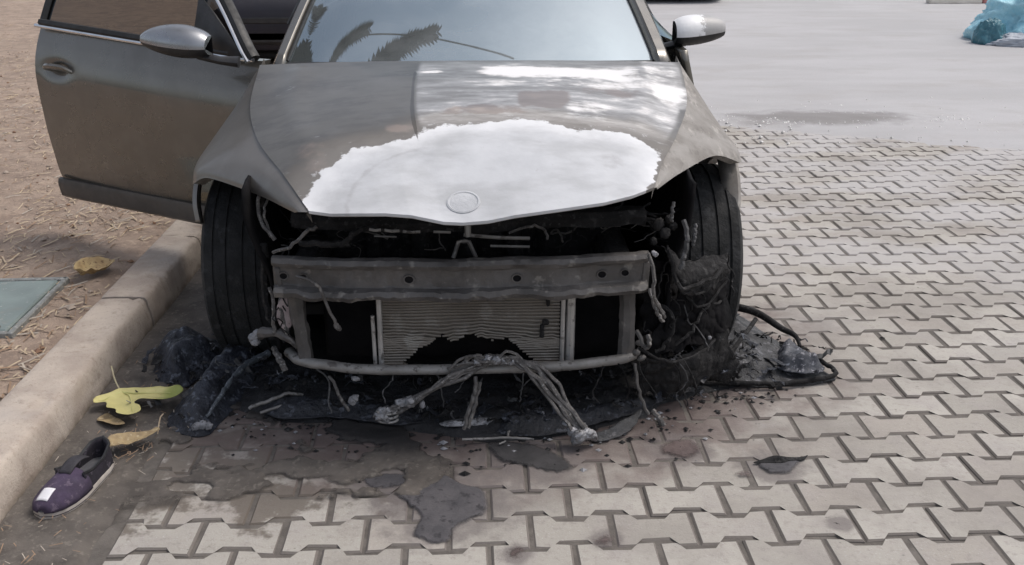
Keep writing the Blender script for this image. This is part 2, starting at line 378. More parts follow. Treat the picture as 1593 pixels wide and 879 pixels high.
def soften(mat, w):
    g = NG.__new__(NG); g.mat = mat; g.nt = mat.node_tree; g.b = g.nt.nodes['Principled BSDF']
    geo = g.nt.nodes.new('ShaderNodeNewGeometry'); e = g.math('ADD', g.attr('edge'), g.math('MULTIPLY', g.math('SUBTRACT', g.noise(geo.outputs['Position'], 70, 4, .7), .5), w*1.6))
    g.put(g.b.inputs['Alpha'], g.sm(e, 0, w)); return mat
soften(m_puddle, .016); soften(m_puddle2, .03)
m_cable = M('burnt_cable', (.085, .08, .078), (.16, .15, .145), 40, .65, .2, bump=.5, bscale=120, c3=(.3, .29, .28))
m_int = M('dark_interior', (.014, .014, .016), (.02, .02, .022), 8, .8, bump=.1)

def glass_material(name, ior, tint, trans, film=False):
    g = NG(name); nt = g.nt; nt.nodes.remove(g.b)
    tr = nt.nodes.new('ShaderNodeBsdfTransparent'); tr.inputs[0].default_value = (*tint, 1)
    gl = nt.nodes.new('ShaderNodeBsdfGlossy'); gl.inputs['Roughness'].default_value = .015; gl.inputs['Color'].default_value = (.70, .87, .98, 1)
    lw = nt.nodes.new('ShaderNodeLayerWeight'); lw.inputs['Blend'].default_value = .5      # Schlick's law from both sides of the pane
    f0 = ((ior-1)/(ior+1))**2; fr = g.math('ADD', g.math('MULTIPLY', g.math('POWER', lw.outputs['Facing'], 5.0), 1-f0), f0)
    m1 = nt.nodes.new('ShaderNodeMixShader'); nt.links.new(fr, m1.inputs[0]); nt.links.new(tr.outputs[0], m1.inputs[1]); nt.links.new(gl.outputs[0], m1.inputs[2])
    last = m1
    if film:      # pale diffuse film over the pane, denser towards the right
        df = nt.nodes.new('ShaderNodeBsdfDiffuse'); df.inputs[0].default_value = (.66, .70, .72, 1)
        s = g.sep(g.obj); x = g.math('ADD', s[0], g.math('MULTIPLY', g.math('SUBTRACT', g.noise(g.obj, 4, 5), .5), .35))
        f = g.math('ADD', g.sm(x, -.25, .75, .07, .55), g.sm(g.noise(g.obj, 2.2, 5, .6), .4, .75, 0, .12))
        m2 = nt.nodes.new('ShaderNodeMixShader'); nt.links.new(f, m2.inputs[0]); nt.links.new(m1.outputs[0], m2.inputs[1]); nt.links.new(df.outputs[0], m2.inputs[2]); last = m2
    nt.links.new(last.outputs[0], g.out.inputs[0]); return g.mat
m_screen = glass_material('windscreen_glass', 4.2, (.10, .11, .12), .1, True)
m_glass = glass_material('tinted_window_glass', 1.42, (.24, .215, .185), .3)

# ================================================================ SETTING
CAMZ = 1.5
def pix(x, y, z=0.0):
    """where a point lands in the frame of the photograph (0..1593, 0..879) and its depth; used only to rank pavers by size"""
    th, ps = R(21), R(2); v = Vector((x, y, z-CAMZ))
    f = Vector((math.sin(ps)*math.cos(th), math.cos(ps)*math.cos(th), -math.sin(th))); r = Vector((math.cos(ps), -math.sin(ps), 0)); u = r.cross(f)
    d = max(v.dot(f), .01); return 796.5+1500*v.dot(r)/d, 439.5-1500*v.dot(u)/d, d

b = MB(); b.add([(-300, -300, -.06), (300, -300, -.06), (300, 300, -.06), (-300, 300, -.06)], [(0, 1, 2, 3)], 0, False)
tag(b.build('ground', m_base), kind='structure')

# --- interlocking pavers
PL, PP, X_EDGE = .2135, .1285, -.995
Y0 = 2.297                                          # one of the row joints
bed = MB(); n1, n2 = 200, 200
X, Y = np.meshgrid(np.linspace(-1.0, 7.0, n1), np.linspace(.9, 9.2, n2), indexing='ij')
bed.grid(np.stack([X, Y, -.0066+.0032*fbm(X*14, Y*14, 0, 3)], -1)); bed_o = tag(bed.build('paver_bed', m_joint), kind='structure')
def paver_outline(half=None, jit=0.0, rs=None):
    L, p, a = PL/2-.0046, PP/2-.0053, .0130
    xs = [-L, -.59*L, -.41*L, .41*L, .59*L, L]; hs = [p+a, p+a, p-a, p-a, p+a, p+a]
    top = list(zip(xs, hs)); bot = [(x, -h) for x, h in top][::-1]
    if half == 'left': top = [q for q in top if q[0] >= -.42*L]; bot = [q for q in bot if q[0] >= -.42*L]; top = [(0, p-a)]+top[1:]; bot = bot[:-1]+[(0, -(p-a))]
    P = bot[::-1]+top[::-1]
    if rs is not None: P = [(x+rs.uniform(-jit, jit), y+rs.uniform(-jit, jit)) for x, y in P]
    return P
def paver_mesh(outline, rs):
    n = len(outline); c = np.mean(outline, 0); V = []
    t = [rs.uniform(-.0012, .0012) for _ in range(2)]
    for k, (ins, z) in enumerate(((.0055, 0.0), (0.0, -.0045), (-.001, -.03))):
        for (x, y) in outline:
            d = np.array([x, y])-c; s = ins/np.abs(d).clip(.02); q = np.array([x, y])-np.sign(d)*ins
            V.append((q[0], q[1], z+(t[0]*x+t[1]*y)*6))
    F = [tuple(range(n))]
    for k in range(2):
        for j in range(n): F.append((k*n+j, (k+1)*n+j, (k+1)*n+(j+1) % n, k*n+(j+1) % n))
    return V, F
rs = random.Random(3)
pv_meshes = []
for k in range(8):
    V, F = paver_mesh(paver_outline(None, .0022, rs), rs); me = bpy.data.meshes.new('paver'); me.from_pydata(V, [], F); me.materials.append(m_paver)
    me.polygons.foreach_set('use_smooth', [False]*len(F)); pv_meshes.append(me)
V, F = paver_mesh(paver_outline('left', .0012, rs), rs); half_me = bpy.data.meshes.new('paver'); half_me.from_pydata(V, [], F); half_me.materials.append(m_paver)
spots = []
for r_ in range(-10, 52):
    yc = Y0-PP/2+r_*PP; off = .87 if r_ % 2 == 0 else .87+PL/2          # a cross joint stands at off
    k0 = math.ceil((X_EDGE-off)/PL)
    x = off+k0*PL
    if x-X_EDGE > PL*.42: spots.append((x-PL/2, yc, True))
    while x < 5.6: spots.append((x+PL/2, yc, False)); x += PL
def rank(s):
    u, v, d = pix(s[0], s[1]); vis = -60 < u < 1650 and -20 < v < 930
    under = -1.0 < s[0] < 1.02 and s[1] > 2.78
    return (0 if vis and not under else 1, d)
spots.sort(key=rank)
rest = MB(); c = 0
for i, (x, y, hf) in enumerate(spots):
    dz = rs.uniform(-.0022, .0018); rz = rs.gauss(0, .006); flip = rs.random() < .5
    tx, ty = rs.gauss(0, .006), rs.gauss(0, .008)
    if i < 298:
        o = bpy.data.objects.new('paver', half_me if hf else pv_meshes[rs.randrange(8)]); COL.objects.link(o); o.parent = bed_o
        o.location = (x, y, dz); o.rotation_euler = (tx, ty, rz+(math.pi if flip and not hf else 0))
    else:
        V, F = paver_mesh(paver_outline('left' if hf else None, .0016, rs), rs); ca, sa = math.cos(rz), math.sin(rz)
        rest.add([(x+p[0]*ca-p[1]*sa, y+p[0]*sa+p[1]*ca, p[2]+dz+tx*p[1]-ty*p[0]) for p in V], F, 0, False)
ro = rest.build('distant_pavers', m_paver, bed_o, sharp=None); ro['kind'] = 'stuff'

# --- mud trodden over the pavers between kerb and bonnet
b = MB(); gx, gy = np.meshgrid(np.linspace(-1.26, .35, 330), np.linspace(1.2, 3.4, 420), indexing='ij')
reg = sstep(.30, -.35, gx+.25*(fbm(gx*4, gy*4, 0, 3, 5)-.5))*sstep(2.05, 2.35, gy+.3*(fbm(gx*3, gy*3, 1, 3, 9)-.5))*sstep(3.3, 2.7, gy)
gut = sstep(-.965, -1.03, gx+.03*(fbm(gx*9, gy*9, 3, 3)-.5))
h = -.012+.0225*reg*sstep(.47, .68, fbm(gx*7.5, gy*9.5, 0, 4, 2))+.007*(fbm(gx*38, gy*38, 0, 4)-.4)*reg
h = h*(1-gut)+gut*(.004+.012*fbm(gx*9, gy*9, 2, 5, 4)+.004*ridge(gx*30, gy*30, 0, 3))
b.grid(np.stack([gx, gy, h], -1)); mud_o = tag(b.build('mud', m_mud), kind='structure'); cov_ = mud_o.data.attributes.new('cover', 'FLOAT', 'POINT'); cov_.data.foreach_set('value', np.maximum(h, gut*.05).astype(np.float32).ravel())
b = MB(); gx, gy = np.meshgrid(np.linspace(-1.27, -.98, 12), np.linspace(3.38, 9.5, 120), indexing='ij')
b.grid(np.stack([gx, gy, .002+.012*fbm(gx*9, gy*9, 2, 4)], -1)); gd_ = tag(b.build('gutter_dirt', m_mud), kind='structure'); cov_ = gd_.data.attributes.new('cover', 'FLOAT', 'POINT'); cov_.data.foreach_set('value', np.full(gx.size, .05, np.float32))

# --- concrete apron beyond the pavers, its edge thinning out in dust
b = MB()
xs = np.concatenate([np.linspace(-1.0, 9, 150), np.linspace(9.4, 60, 30)]); edge = np.interp(xs, [-1, 1.2, 1.9, 2.3, 2.9, 3.7, 5.5, 60], [7.6, 7.3, 7.05, 6.85, 6.52, 6.2, 5.7, 5.7])
edge = edge+.18*(fbm(xs*2.2, xs*0, 0, 4)-.5)
ts = np.concatenate([np.linspace(0, 1.6, 36), np.linspace(1.75, 10, 40), np.linspace(11, 90, 20)])
gx = np.repeat(xs[:, None], len(ts), 1); gy = edge[:, None]+ts[None]
gz_ = -.006+.014*sstep(0, .25, ts)[None]+.010*fbm(gx*3, gy*5, 0, 4)*sstep(0, .4, ts)[None]+.03*np.exp(-((gx-2.7)/.75)**2-((gy-7.35)/.16)**2)*fbm(gx*6, gy*10, 0, 4)
b.grid(np.stack([gx, gy, gz_], -1)); tag(b.build('concrete_apron', m_apron), kind='structure')
# crumbs of broken concrete along the apron edge
b = MB()
for i in range(700):
    k = rs.random()
    if k < .75: x, y = rs.gauss(2.75, .5), 7.28-.10*(0)+rs.gauss(0, .10)
    else: x, y = rs.uniform(1.6, 5.2), rs.uniform(6.3, 8.2)
    r = abs(rs.gauss(0, .006))+.004
    V = [(x+r*rs.uniform(.7, 1.3)*px, y+r*rs.uniform(.7, 1.3)*py, .012+r*rs.uniform(.6, .9)*pz) for px, py, pz in ((1, 0, 0), (-1, 0, 0), (0, 1, 0), (0, -1, 0), (0, 0, 1), (0, 0, -1))]
    b.add(V, [(0, 2, 4), (2, 1, 4), (1, 3, 4), (3, 0, 4), (2, 0, 5), (1, 2, 5), (3, 1, 5), (0, 3, 5)], 0, False)
tag(b.build('concrete_crumbs', M('crumb_concrete', (.72, .71, .70), (.56, .55, .54), 20, .9, bump=.2, world=True)), kind='stuff')

# --- kerb of single stones
kerb = MB(); kerb.box((-1.37, 4.0, -.035), (.16, 14, .05)); kerb_o = tag(kerb.build('kerb', m_kerb), kind='structure')
ends = [.62, 1.28, 3.463, 4.22, 5.22, 6.22, 7.22, 8.22, 9.22]
for a, e in zip(ends[:-1], ends[1:]):
    st = MB(); n = 160; ys = np.linspace(a+.004, e-.004, n)
    prof = [(-1.263, -.03), (-1.263, .02), (-1.268, .07), (-1.277, .112), (-1.286, .124), (-1.300, .1295), (-1.34, .131), (-1.40, .131), (-1.445, .129), (-1.454, .122), (-1.457, .09), (-1.457, -.03)]
    prof = [tuple(np.array(prof[i])*(1-t)+np.array(prof[i+1])*t) for i in range(len(prof)-1) for t in (0, .5)]+[prof[-1]]
    A = np.zeros((n, len(prof), 3)); sh = rs.uniform(-.003, .003); hz = rs.uniform(-.002, .003)
    for j, (px, pz) in enumerate(prof):
        x, z = px+sh, pz+hz
        w = np.minimum(ys-a, e-ys); chip = np.exp(-w/.012)
        k = (fbm(ys*22, 0*ys+pz*30, px*30, 4, 3)-.5)
        A[:, j, 0] = x+.009*k+np.sign(-1.36-x)*chip*.004; A[:, j, 1] = ys; A[:, j, 2] = z+(.010*k-(chip*.005))*(1 if z > .05 else 0)
        if 4 <= j <= 11: 
            worn = sstep(.56, .70, fbm(ys*13, 0*ys+px*9, a*3, 4, 8)); A[:, j, 2] -= worn*.011; A[:, j, 0] -= worn*.006
    st.grid(A); 
    for q in (0, n-1): st.add(A[q], [tuple(range(len(prof)))], 0, False)
    st.build('kerb_stone', m_kerb, kerb_o, sharp=50)

# --- verge: soil, straw litter
b = MB(); gx, gy = np.meshgrid(np.concatenate([np.linspace(-1.452, -4.5, 130), np.linspace(-4.8, -60, 30)]), np.concatenate([np.linspace(1.0, 7, 190), np.linspace(7.2, 22, 70), np.linspace(23, 90, 20)]), indexing='ij')
vz = lambda x, y: .074+.030*fbm(x*2.2, y*2.2, 0, 4, 6)+.014*fbm(x*16, y*16, 0, 3, 2)+.006*ridge(x*30, y*30, 0, 2)-.02*np.exp((np.asarray(x)+1.45)*14)
b.grid(np.stack([gx, gy, vz(gx, gy)], -1)); tag(b.build('soil', m_soil), kind='structure')
b = MB()
N = 16000
yy = 1.6+(rng.random(N)**1.7)*12; xx = -1.47-(rng.random(N)**1.25)*(1.4+yy*.42)
keep = fbm(xx*1.5, yy*1.5, 0, 3, 12)+rng.normal(0, .10, N) > .44; xx, yy = xx[keep], yy[keep]
zz = vz(xx, yy); an = rng.random(len(xx))*math.pi; ln = (.018+rng.random(len(xx))**2*.075); wd = .0012+rng.random(len(xx))*.0022
mi = rng.choice(3, len(xx), p=[.5, .3, .2])
for i in range(len(xx)):
    dx, dy = math.cos(an[i])*ln[i]/2, math.sin(an[i])*ln[i]/2; ox, oy = -math.sin(an[i])*wd[i], math.cos(an[i])*wd[i]
    z = zz[i]+.004; ti = rs.uniform(-.004, .012)
    b.add([(xx[i]-dx-ox, yy[i]-dy-oy, z), (xx[i]-dx+ox, yy[i]-dy+oy, z+.002), (xx[i]+ox, yy[i]+oy, z+.006), (xx[i]-ox, yy[i]-oy, z+.004), (xx[i]+dx+ox, yy[i]+dy+oy, z+ti+.002), (xx[i]+dx-ox, yy[i]+dy-oy, z+ti)], [(0, 1, 2, 3), (3, 2, 4, 5)], int(mi[i]), False)
tag(b.build('straw_litter', m_straw, sharp=None), kind='stuff')
b = MB()                                              # pebbles and leaf crumbs in the soil
for i in range(1500):
    y = 1.8+rs.random()**1.6*9; x = -1.5-rs.random()*(1.2+y*.35); z = float(vz(x, y)); r = abs(rs.gauss(0, .006))+.004
    V = [(x+r*rs.uniform(.7, 1.6)*px, y+r*rs.uniform(.7, 1.6)*py, z+.004+r*rs.uniform(.4, .8)*pz) for px, py, pz in ((1, 0, 0), (-1, 0, 0), (0, 1, 0), (0, -1, 0), (0, 0, 1), (0, 0, -1))]
    b.add(V, [(0, 2, 4), (2, 1, 4), (1, 3, 4), (3, 0, 4), (2, 0, 5), (1, 2, 5), (3, 1, 5), (0, 3, 5)], rs.choice((0, 0, 1)), False)
tag(b.build('pebbles', [M('pebble', (.40, .33, .27), (.30, .24, .2), 20, .9, bump=0), M('leaf_crumb', (.20, .11, .07), (.28, .17, .1), 20, .8, bump=0)], sharp=None), kind='stuff')
b = MB()                                              # chaff lying in the gutter
for i in range(190):
    t = rs.random(); y = 1.9+1.3*rs.random(); x = rs.gauss(-1.1, .07); 
    if rs.random() < .35: x, y = rs.gauss(-1.03, .05), rs.gauss(2.53, .05)
    if not -1.25 < x < -.9: continue
    a, l, w = rs.random()*math.pi, .006+rs.random()**2*.035, .0011; z = .020
    dx, dy, ox, oy = math.cos(a)*l/2, math.sin(a)*l/2, -math.sin(a)*w, math.cos(a)*w
    b.add([(x-dx-ox, y-dy-oy, z), (x-dx+ox, y-dy+oy, z), (x+dx+ox, y+dy+oy, z+.005), (x+dx-ox, y+dy-oy, z+.004)], [(0, 1, 2, 3)], rs.choice((1, 1, 2)), False)
tag(b.build('gutter_chaff', m_straw, sharp=None), kind='stuff')

# --- far end of the yard: kerb painted red and white
pk = MB(); pk.box((11, 17.25, -.02), (6.2, .18, .05)); pk_o = tag(pk.build('painted_kerb', m_kerb), kind='structure')
for i in range(6):
    s_ = MB(); s_.box((8.35+i*.95, 17.25, .085), (.94, .17, .155), bev=.02)
    s_.build('kerb_stone', [M('cream_kerb_paint', (.74, .70, .64), (.62, .58, .52), 5, .7), M('faded_red_kerb_paint', (.62, .25, .24), (.52, .22, .21), 5, .7)][i % 2], pk_o)

# ================================================================ THE BURNT CAR
CX, AX = -.022, 3.30
car = thing('burnt_car', 'grey brown car with burnt-out front, ash white bonnet and one door wide open', 'car', (CX, AX, 0))
vv = [0, .29, .56, .79, 1.0]
def spl(tab, v, n=200):
    """smooth curve through tab at vv"""
    T = cr(tab, n); g = np.interp(v, vv, np.linspace(0, 1, 5))*(n-1)
    return np.stack([np.interp(g, np.arange(n), T[:, k]) for k in range(3)], -1)
EL = [(-.800, 3.62, .977), (-.774, 3.30, .888), (-.690, 3.0, .832), (-.572, 2.75, .793), (-.462, 2.52, .747)]
ER = [(.752, 3.62, .979), (.718, 3.30, .895), (.628, 3.0, .842), (.545, 2.78, .808), (.490, 2.60, .782)]
CE = [(0, 3.60, .992), (0, 3.28, .958), (0, 2.98, .912), (0, 2.72, .853), (0, 2.455, .752)]
LIP = np.array([(-.462, 2.52, .747), (-.40, 2.495, .746), (-.25, 2.47, .753), (-.181, 2.46, .750), (-.096, 2.45, .734), (-.045, 2.447, .732), (.023, 2.45, .736), (.092, 2.46, .747), (.213, 2.48, .757), (.337, 2.50, .768), (.42, 2.545, .774), (.49, 2.60, .782)])
def hood_base(u, v):
    L, Rr, C_ = spl(EL, v), spl(ER, v), spl(CE, v); s = ((u+1)/2)[..., None]
    P = L*(1-s)+Rr*s
    P[..., 1] += (C_[..., 1]-P[..., 1])*(1-np.abs(u)**2.2)
    P[..., 2] += (C_[..., 2]-P[..., 2])*(1-np.abs(u)**2.6)+.010*np.exp(-((np.abs(u)-.80)/.06)**2)*(1-v)*sstep(0, .1, v)
    return P
def hood(u, v):
    u, v = np.broadcast_arrays(np.asarray(u, float), np.asarray(v, float))
    P = hood_base(u, v); E_ = hood_base(u, np.ones_like(v)); t = sstep(.70, 1.0, v)
    P[..., 1] += t*(np.interp(E_[..., 0], LIP[:, 0], LIP[:, 1])-E_[..., 1])
    P[..., 2] += t*(np.interp(E_[..., 0], LIP[:, 0], LIP[:, 2])-E_[..., 2])
    # the sheet has sagged and rippled where it burnt
    P[..., 2] += .010*(fbm(u*2.6, v*3.4, 0, 3, 4)-.5)*sstep(.25, .6, v)*(1-sstep(.85, 1, v))
    return P
def attrs(me, **k):
    for n, a in k.items():
        at = me.attributes.new(n, 'FLOAT', 'POINT'); at.data.foreach_set('value', np.asarray(a, np.float32).ravel())
ASH = [(-1.0, .95), (-.912, .883), (-.812, .833), (-.725, .783), (-.6, .733), (-.425, .717), (-.3, .7), (-.225, .658), (-.087, .608), (.088, .608), (.213, .583), (.375, .6), (.525, .642), (.713, .617), (.812, .633), (.913, .692), (.975, .783), (.988, .883), (.975, .975), (.97, 1.2), (-1.03, 1.2)]
nu, nv = 181, 151
U, V_ = np.meshgrid(np.linspace(-1, 1, nu), np.linspace(0, 1, nv), indexing='ij')
H = hood(U, V_); inner = H[:, -1].copy(); inner[:, 1] += .022; inner[:, 2] -= .016
rimf = H[:, -1].copy(); rimf[:, 2] -= .008; rimf[:, 1] += .001
HH = np.concatenate([H, rimf[:, None], inner[:, None]], 1)
UU = np.concatenate([U, U[:, -1:], U[:, -1:]], 1); VV = np.concatenate([V_, V_[:, -1:], V_[:, -1:]], 1)
b = MB(); b.grid(HH); bonnet = b.build('bonnet', m_hood, car, sharp=60)
P2 = np.array(ASH)*[.6, 1.15]; dd, _, _ = near(P2, UU*.6, VV*1.15); burn = np.where(inpoly(P2, UU*.6, VV*1.15), dd, -dd)
def blob(u0, u1, v0, v1, s=.05, t=.04): return sstep(u0-s, u0+s, UU)*sstep(u1+s, u1-s, UU)*sstep(v0-t, v0+t, VV)*sstep(v1+t, v1-t, VV)
powder = np.maximum.reduce([blob(.05, .79, .08, .20, .12, .04)*sstep(.80, .785, UU)*1.15, blob(-.23, -.12, .12, .16, .04, .02)*.8, blob(.84, .99, .20, .34, .04, .05)*.95, blob(.45, .66, .42, .56, .03, .03)*.62,
                            blob(-.24, .97, .02, .60, .02, .1)*.27, blob(.80, .98, .02, .2, .03, .05)*.50, blob(.3, .8, .2, .32, .1, .04)*.5, blob(.84, .96, .42, .55, .05, .05)*.45])
brown = np.maximum.reduce([blob(.22, .46, .34, .50, .05, .04)*.95, blob(-.15, .28, .46, .55, .08, .03)*.7, blob(-.42, -.25, .60, .66, .06, .03)*.75, blob(.50, .8, .28, .36, .06, .03)*.6, blob(-.9, -.7, .66, .84, .08, .05)*.5])
arc = np.abs(np.hypot((UU-.15)/.95, (VV-1.08)/.36)-1)  # grey arcs: shading of the sunken step, put into the colour
mark = np.maximum(sstep(.045, .0, arc)*.62*sstep(.45, .2, np.abs(UU+.55))+sstep(.05, 0, arc)*.35*sstep(.3, .1, np.abs(UU-.25)), np.maximum(.5*np.exp(-((UU-.72)/.14)**2-((VV-.80)/.10)**2), .3*np.exp(-((UU+.75)/.12)**2-((VV-.93)/.07)**2)))
line = sstep(.012, .004, np.abs(UU+.25+.02*VV))*sstep(.10, .16, VV)*sstep(.80, .62, VV)
attrs(bonnet.data, burn=burn, powder=powder, brown=brown, mark=mark, line=line)
# round badge on the nose, caked with ash
b = MB(); rings = []
pc = hood(np.array([[-.10]]), np.array([[.94]]))[0, 0]; du = hood(np.array([[-.05]]), np.array([[.94]]))[0, 0]-pc; dv = hood(np.array([[-.10]]), np.array([[.97]]))[0, 0]-pc
ex = du/np.linalg.norm(du); n_ = np.cross(dv, du); n_ /= np.linalg.norm(n_); n_ = n_ if n_[2] > 0 else -n_; ey = np.cross(n_, ex)
for r, z in ((.047, -.004), (.046, .003), (.041, .0045), (.038, .002), (.0, .003)):
    rings.append([pc+(ex*math.cos(t)+ey*math.sin(t))*r+n_*z for t in np.linspace(0, 2*math.pi, 40, endpoint=False)])
b.loft(rings, caps=False); b.build('badge', M('ash_coated_badge', (.56, .57, .59), (.44, .45, .47), 8, .9, bump=.5, bscale=70), car)

# front wings
def wing(ctrl, name, flip=1):
    C_ = np.array(ctrl, float)                       # (stations, 4 across, 3)
    C_[1:, 0] = spl(EL if flip > 0 else ER, np.array([0, .15, .29, .42, .56, .79, 1.0]))+[flip*.004, 0, -.004]   # tucked under the bonnet edge
    A1 = np.stack([cr(C_[:, j], 56) for j in range(C_.shape[1])], 1)
    A2 = np.stack([cr(A1[i], 22) for i in range(len(A1))], 0)
    e = A2[:, -1:].copy(); e[..., 0] += .035*flip; e[..., 2] -= .004
    h_ = A2[:, :1].copy(); h_[..., 2] -= .03; h_[..., 0] += .004*flip
    b = MB(); b.grid(np.concatenate([h_, A2, e], 1)); return b.build(name, m_fender, car, sharp=50)
g_ = .004
WL = [[(-.808, 3.74, .985), (-.872, 3.76, .87), (-.937, 3.80, .66), (-.905, 3.80, .26)],
      [(-.804, 3.62, .975), (-.848, 3.62, .90), (-.940, 3.68, .70), (-.925, 3.70, .36)],
      [(-.790, 3.45, .924), (-.850, 3.48, .875), (-.945, 3.52, .735), (-.948, 3.56, .60)],
      [(-.779, 3.30, .886), (-.872, 3.34, .815), (-.947, 3.33, .735), (-.953, 3.33, .70)],
      [(-.740, 3.14, .852), (-.838, 3.14, .79), (-.925, 3.12, .722), (-.938, 3.10, .672)],
      [(-.695, 3.0, .830), (-.770, 3.0, .79), (-.840, 3.0, .742), (-.858, 3.0, .715)],
      [(-.577, 2.75, .791), (-.61, 2.76, .772), (-.645, 2.77, .74), (-.66, 2.78, .722)],
      [(-.467, 2.515, .745), (-.482, 2.525, .742), (-.498, 2.545, .736), (-.508, 2.56, .730)]]
WR = [[(.760, 3.74, .988), (.822, 3.76, .87), (.893, 3.80, .66), (.860, 3.80, .26)],
      [(.757, 3.62, .977), (.800, 3.60, .90), (.893, 3.66, .70), (.880, 3.70, .36)],
      [(.742, 3.45, .930), (.810, 3.46, .87), (.890, 3.50, .735), (.898, 3.56, .60)],
      [(.723, 3.30, .893), (.815, 3.34, .825), (.885, 3.32, .755), (.903, 3.33, .70)],
      [(.680, 3.14, .862), (.770, 3.14, .815), (.850, 3.13, .765), (.868, 3.10, .725)],
      [(.632, 3.0, .840), (.69, 3.0, .815), (.738, 3.0, .79), (.752, 2.99, .776)],
      [(.560, 2.80, .808), (.578, 2.80, .795), (.596, 2.80, .78), (.604, 2.80, .770)],
      [(.495, 2.605, .780), (.498, 2.61, .778), (.50, 2.615, .774), (.502, 2.62, .770)]]
wing(WL, 'front_wing', 1); wing(WR, 'front_wing', -1)
# what is left of the arch lips, hanging down in front of the tyres
for sx, tab in ((-1, [(-.948, 3.33, .705, .015), (-.952, 3.20, .665, .016), (-.942, 3.10, .61, .018), (-.925, 3.05, .55, .014)]),
                (1, [(.880, 3.33, .745, .05), (.890, 3.23, .70, .06), (.888, 3.15, .63, .07), (.878, 3.10, .56, .055), (.850, 3.09, .525, .02)])):
    T = cr(tab, 26); b = MB(); A = []
    for x, y, z, w in T:
        w *= 1+.3*(vnoise(z*40, y*30)-.5)
        A.append([(x-sx*w, y+.012, z-.004), (x-sx*w*.6, y-.006, z+.002), (x-sx*.012, y-.012, z+.006), (x, y, z+.004), (x+sx*.004, y+.05, z)])
    b.grid(np.array(A)); solid(b.build('arch_lip', m_fender, car), .004)

# windscreen, pillars, roof, cowl
SB = cr([(-.735, 3.735, .968), (-.50, 3.655, .978), (-.022, 3.625, .984), (.46, 3.655, .978), (.690, 3.735, .968)], 41)
STp = cr([(-.575, 4.60, 1.405), (-.36, 4.555, 1.435), (-.022, 4.54, 1.445), (.32, 4.555, 1.435), (.531, 4.60, 1.405)], 41)
A = np.zeros((41, 25, 3))
for j, t in enumerate(np.linspace(0, 1, 25)): A[:, j] = SB*(1-t)+STp*t; A[:, j, 2] += .035*math.sin(math.pi*t)
b = MB(); b.grid(A); b.build('windscreen', m_screen, car)
for s in (-1, 1):
    e = A[0 if s < 0 else -1]; b = MB(); Q = []
    for p in e: Q.append([(p[0]-s*.012, p[1], p[2]+.004), (p[0]+s*.004, p[1]-.006, p[2]+.012), (p[0]+s*.032, p[1]+.01, p[2]+.010), (p[0]+s*.052, p[1]+.05, p[2]-.012), (p[0]+s*.045, p[1]+.10, p[2]-.03)])
    Q = np.array(Q); Q[0] += (0, -.06, -.025); b.grid(Q); solid(b.build('a_pillar', m_paint, car), .012)
    b = MB(); b.tube([(p[0]-s*.016, p[1]-.004, p[2]+.006) for p in e], .006, 6); b.build('pillar_seal', m_trim, car)
b = MB(); K = np.stack([SB+[0, -.002, .004], SB+[0, -.03, -.006], SB+[0, -.075, -.035]], 1); b.grid(K); b.build('scuttle', m_trim, car)
RP = [np.array(STp)]
for y, w, z in ((4.95, .575, 1.47), (5.5, .57, 1.465), (6.0, .55, 1.42), (6.35, .53, 1.34)):
    RP.append(cr([(CX-w, y, z-.06), (CX-w*.6, y, z-.012), (CX, y, z), (CX+w*.6, y, z-.012), (CX+w, y, z-.06)], 41))
RP = np.stack([np.stack([cr(np.array([r[k] for r in RP]), 30)[i] for k in range(41)]) for i in range(30)])
b = MB(); b.grid(RP); solid(b.build('roof', m_paint, car), .02)
# body sides (the near door aperture on the driver side stays open), tail, floor
def side(s, y0, y1, name, z0=.24, z1=.99, mat=None):
    ys = np.linspace(y0, y1, 40); zs = np.linspace(z0, z1, 18); A = np.zeros((40, 18, 3))
    for i, y in enumerate(ys):
        w = np.interp(y, [3.7, 4.5, 5.5, 6.4, 7.0, 7.25], [.865, .90, .91, .89, .85, .78])
        for j, z in enumerate(zs):
            a = (y-6.10)**2+(z-.33)**2; zz = z
            if abs(y-6.10) < .37: zz = max(z, .33+math.sqrt(.37**2-(y-6.10)**2))
            A[i, j] = (CX+s*(w-.035*((z-.62)/.36)**2-.02*sstep(.75, 1.0, z)), y, zz)
    b = MB(); b.grid(A); return solid(b.build(name, mat or m_paint, car), .03, 1 if s > 0 else -1)
rd_ = side(1, 3.82, 4.90, 'closed_door'); side(1, 4.91, 5.85, 'rear_door'); side(1, 5.86, 7.25, 'rear_quarter')
side(-1, 4.92, 5.85, 'rear_door'); side(-1, 5.86, 7.25, 'rear_quarter')
b = MB(); b.box((CX, 4.37, .27), (1.80, 1.08, .08), bev=.02); b.box((CX, 4.9, .66), (1.5, .02, .5)); b.build('door_sill', m_int, car)
for s in (-1, 1):
    for nm, y0, y1 in (('side_window', 4.94, 5.82),) + ((('side_window', 3.98, 4.90),) if s > 0 else ()):
        g0, g1 = max(y0, 4.05), y1; q = []
        for y in np.linspace(g0, g1, 12):
            zt = np.interp(y, [3.9, 4.55, 5.0, 5.6, 5.9], [1.02, 1.375, 1.40, 1.385, 1.34]); q.append([(CX+s*(.885+( .585-.885)*t), y, .985+(zt-.985)*t) for t in np.linspace(0, 1, 6)])
        b = MB(); b.grid(np.array(q)); b.build(nm, m_glass, car)
    b = MB(); b.tube([(CX+s*.60, 4.92, 1.40), (CX+s*.74, 4.91, 1.22), (CX+s*.885, 4.90, .98)], .03, 8); b.build('b_pillar', m_trim, car)
    b = MB(); b.tube(cr([(CX+s*.575, 4.58, 1.40), (CX+s*.60, 5.0, 1.41), (CX+s*.60, 5.7, 1.385), (CX+s*.66, 6.2, 1.25), (CX+s*.76, 6.75, 1.02)], 20), .035, 8); b.build('roof_rail', m_paint, car)
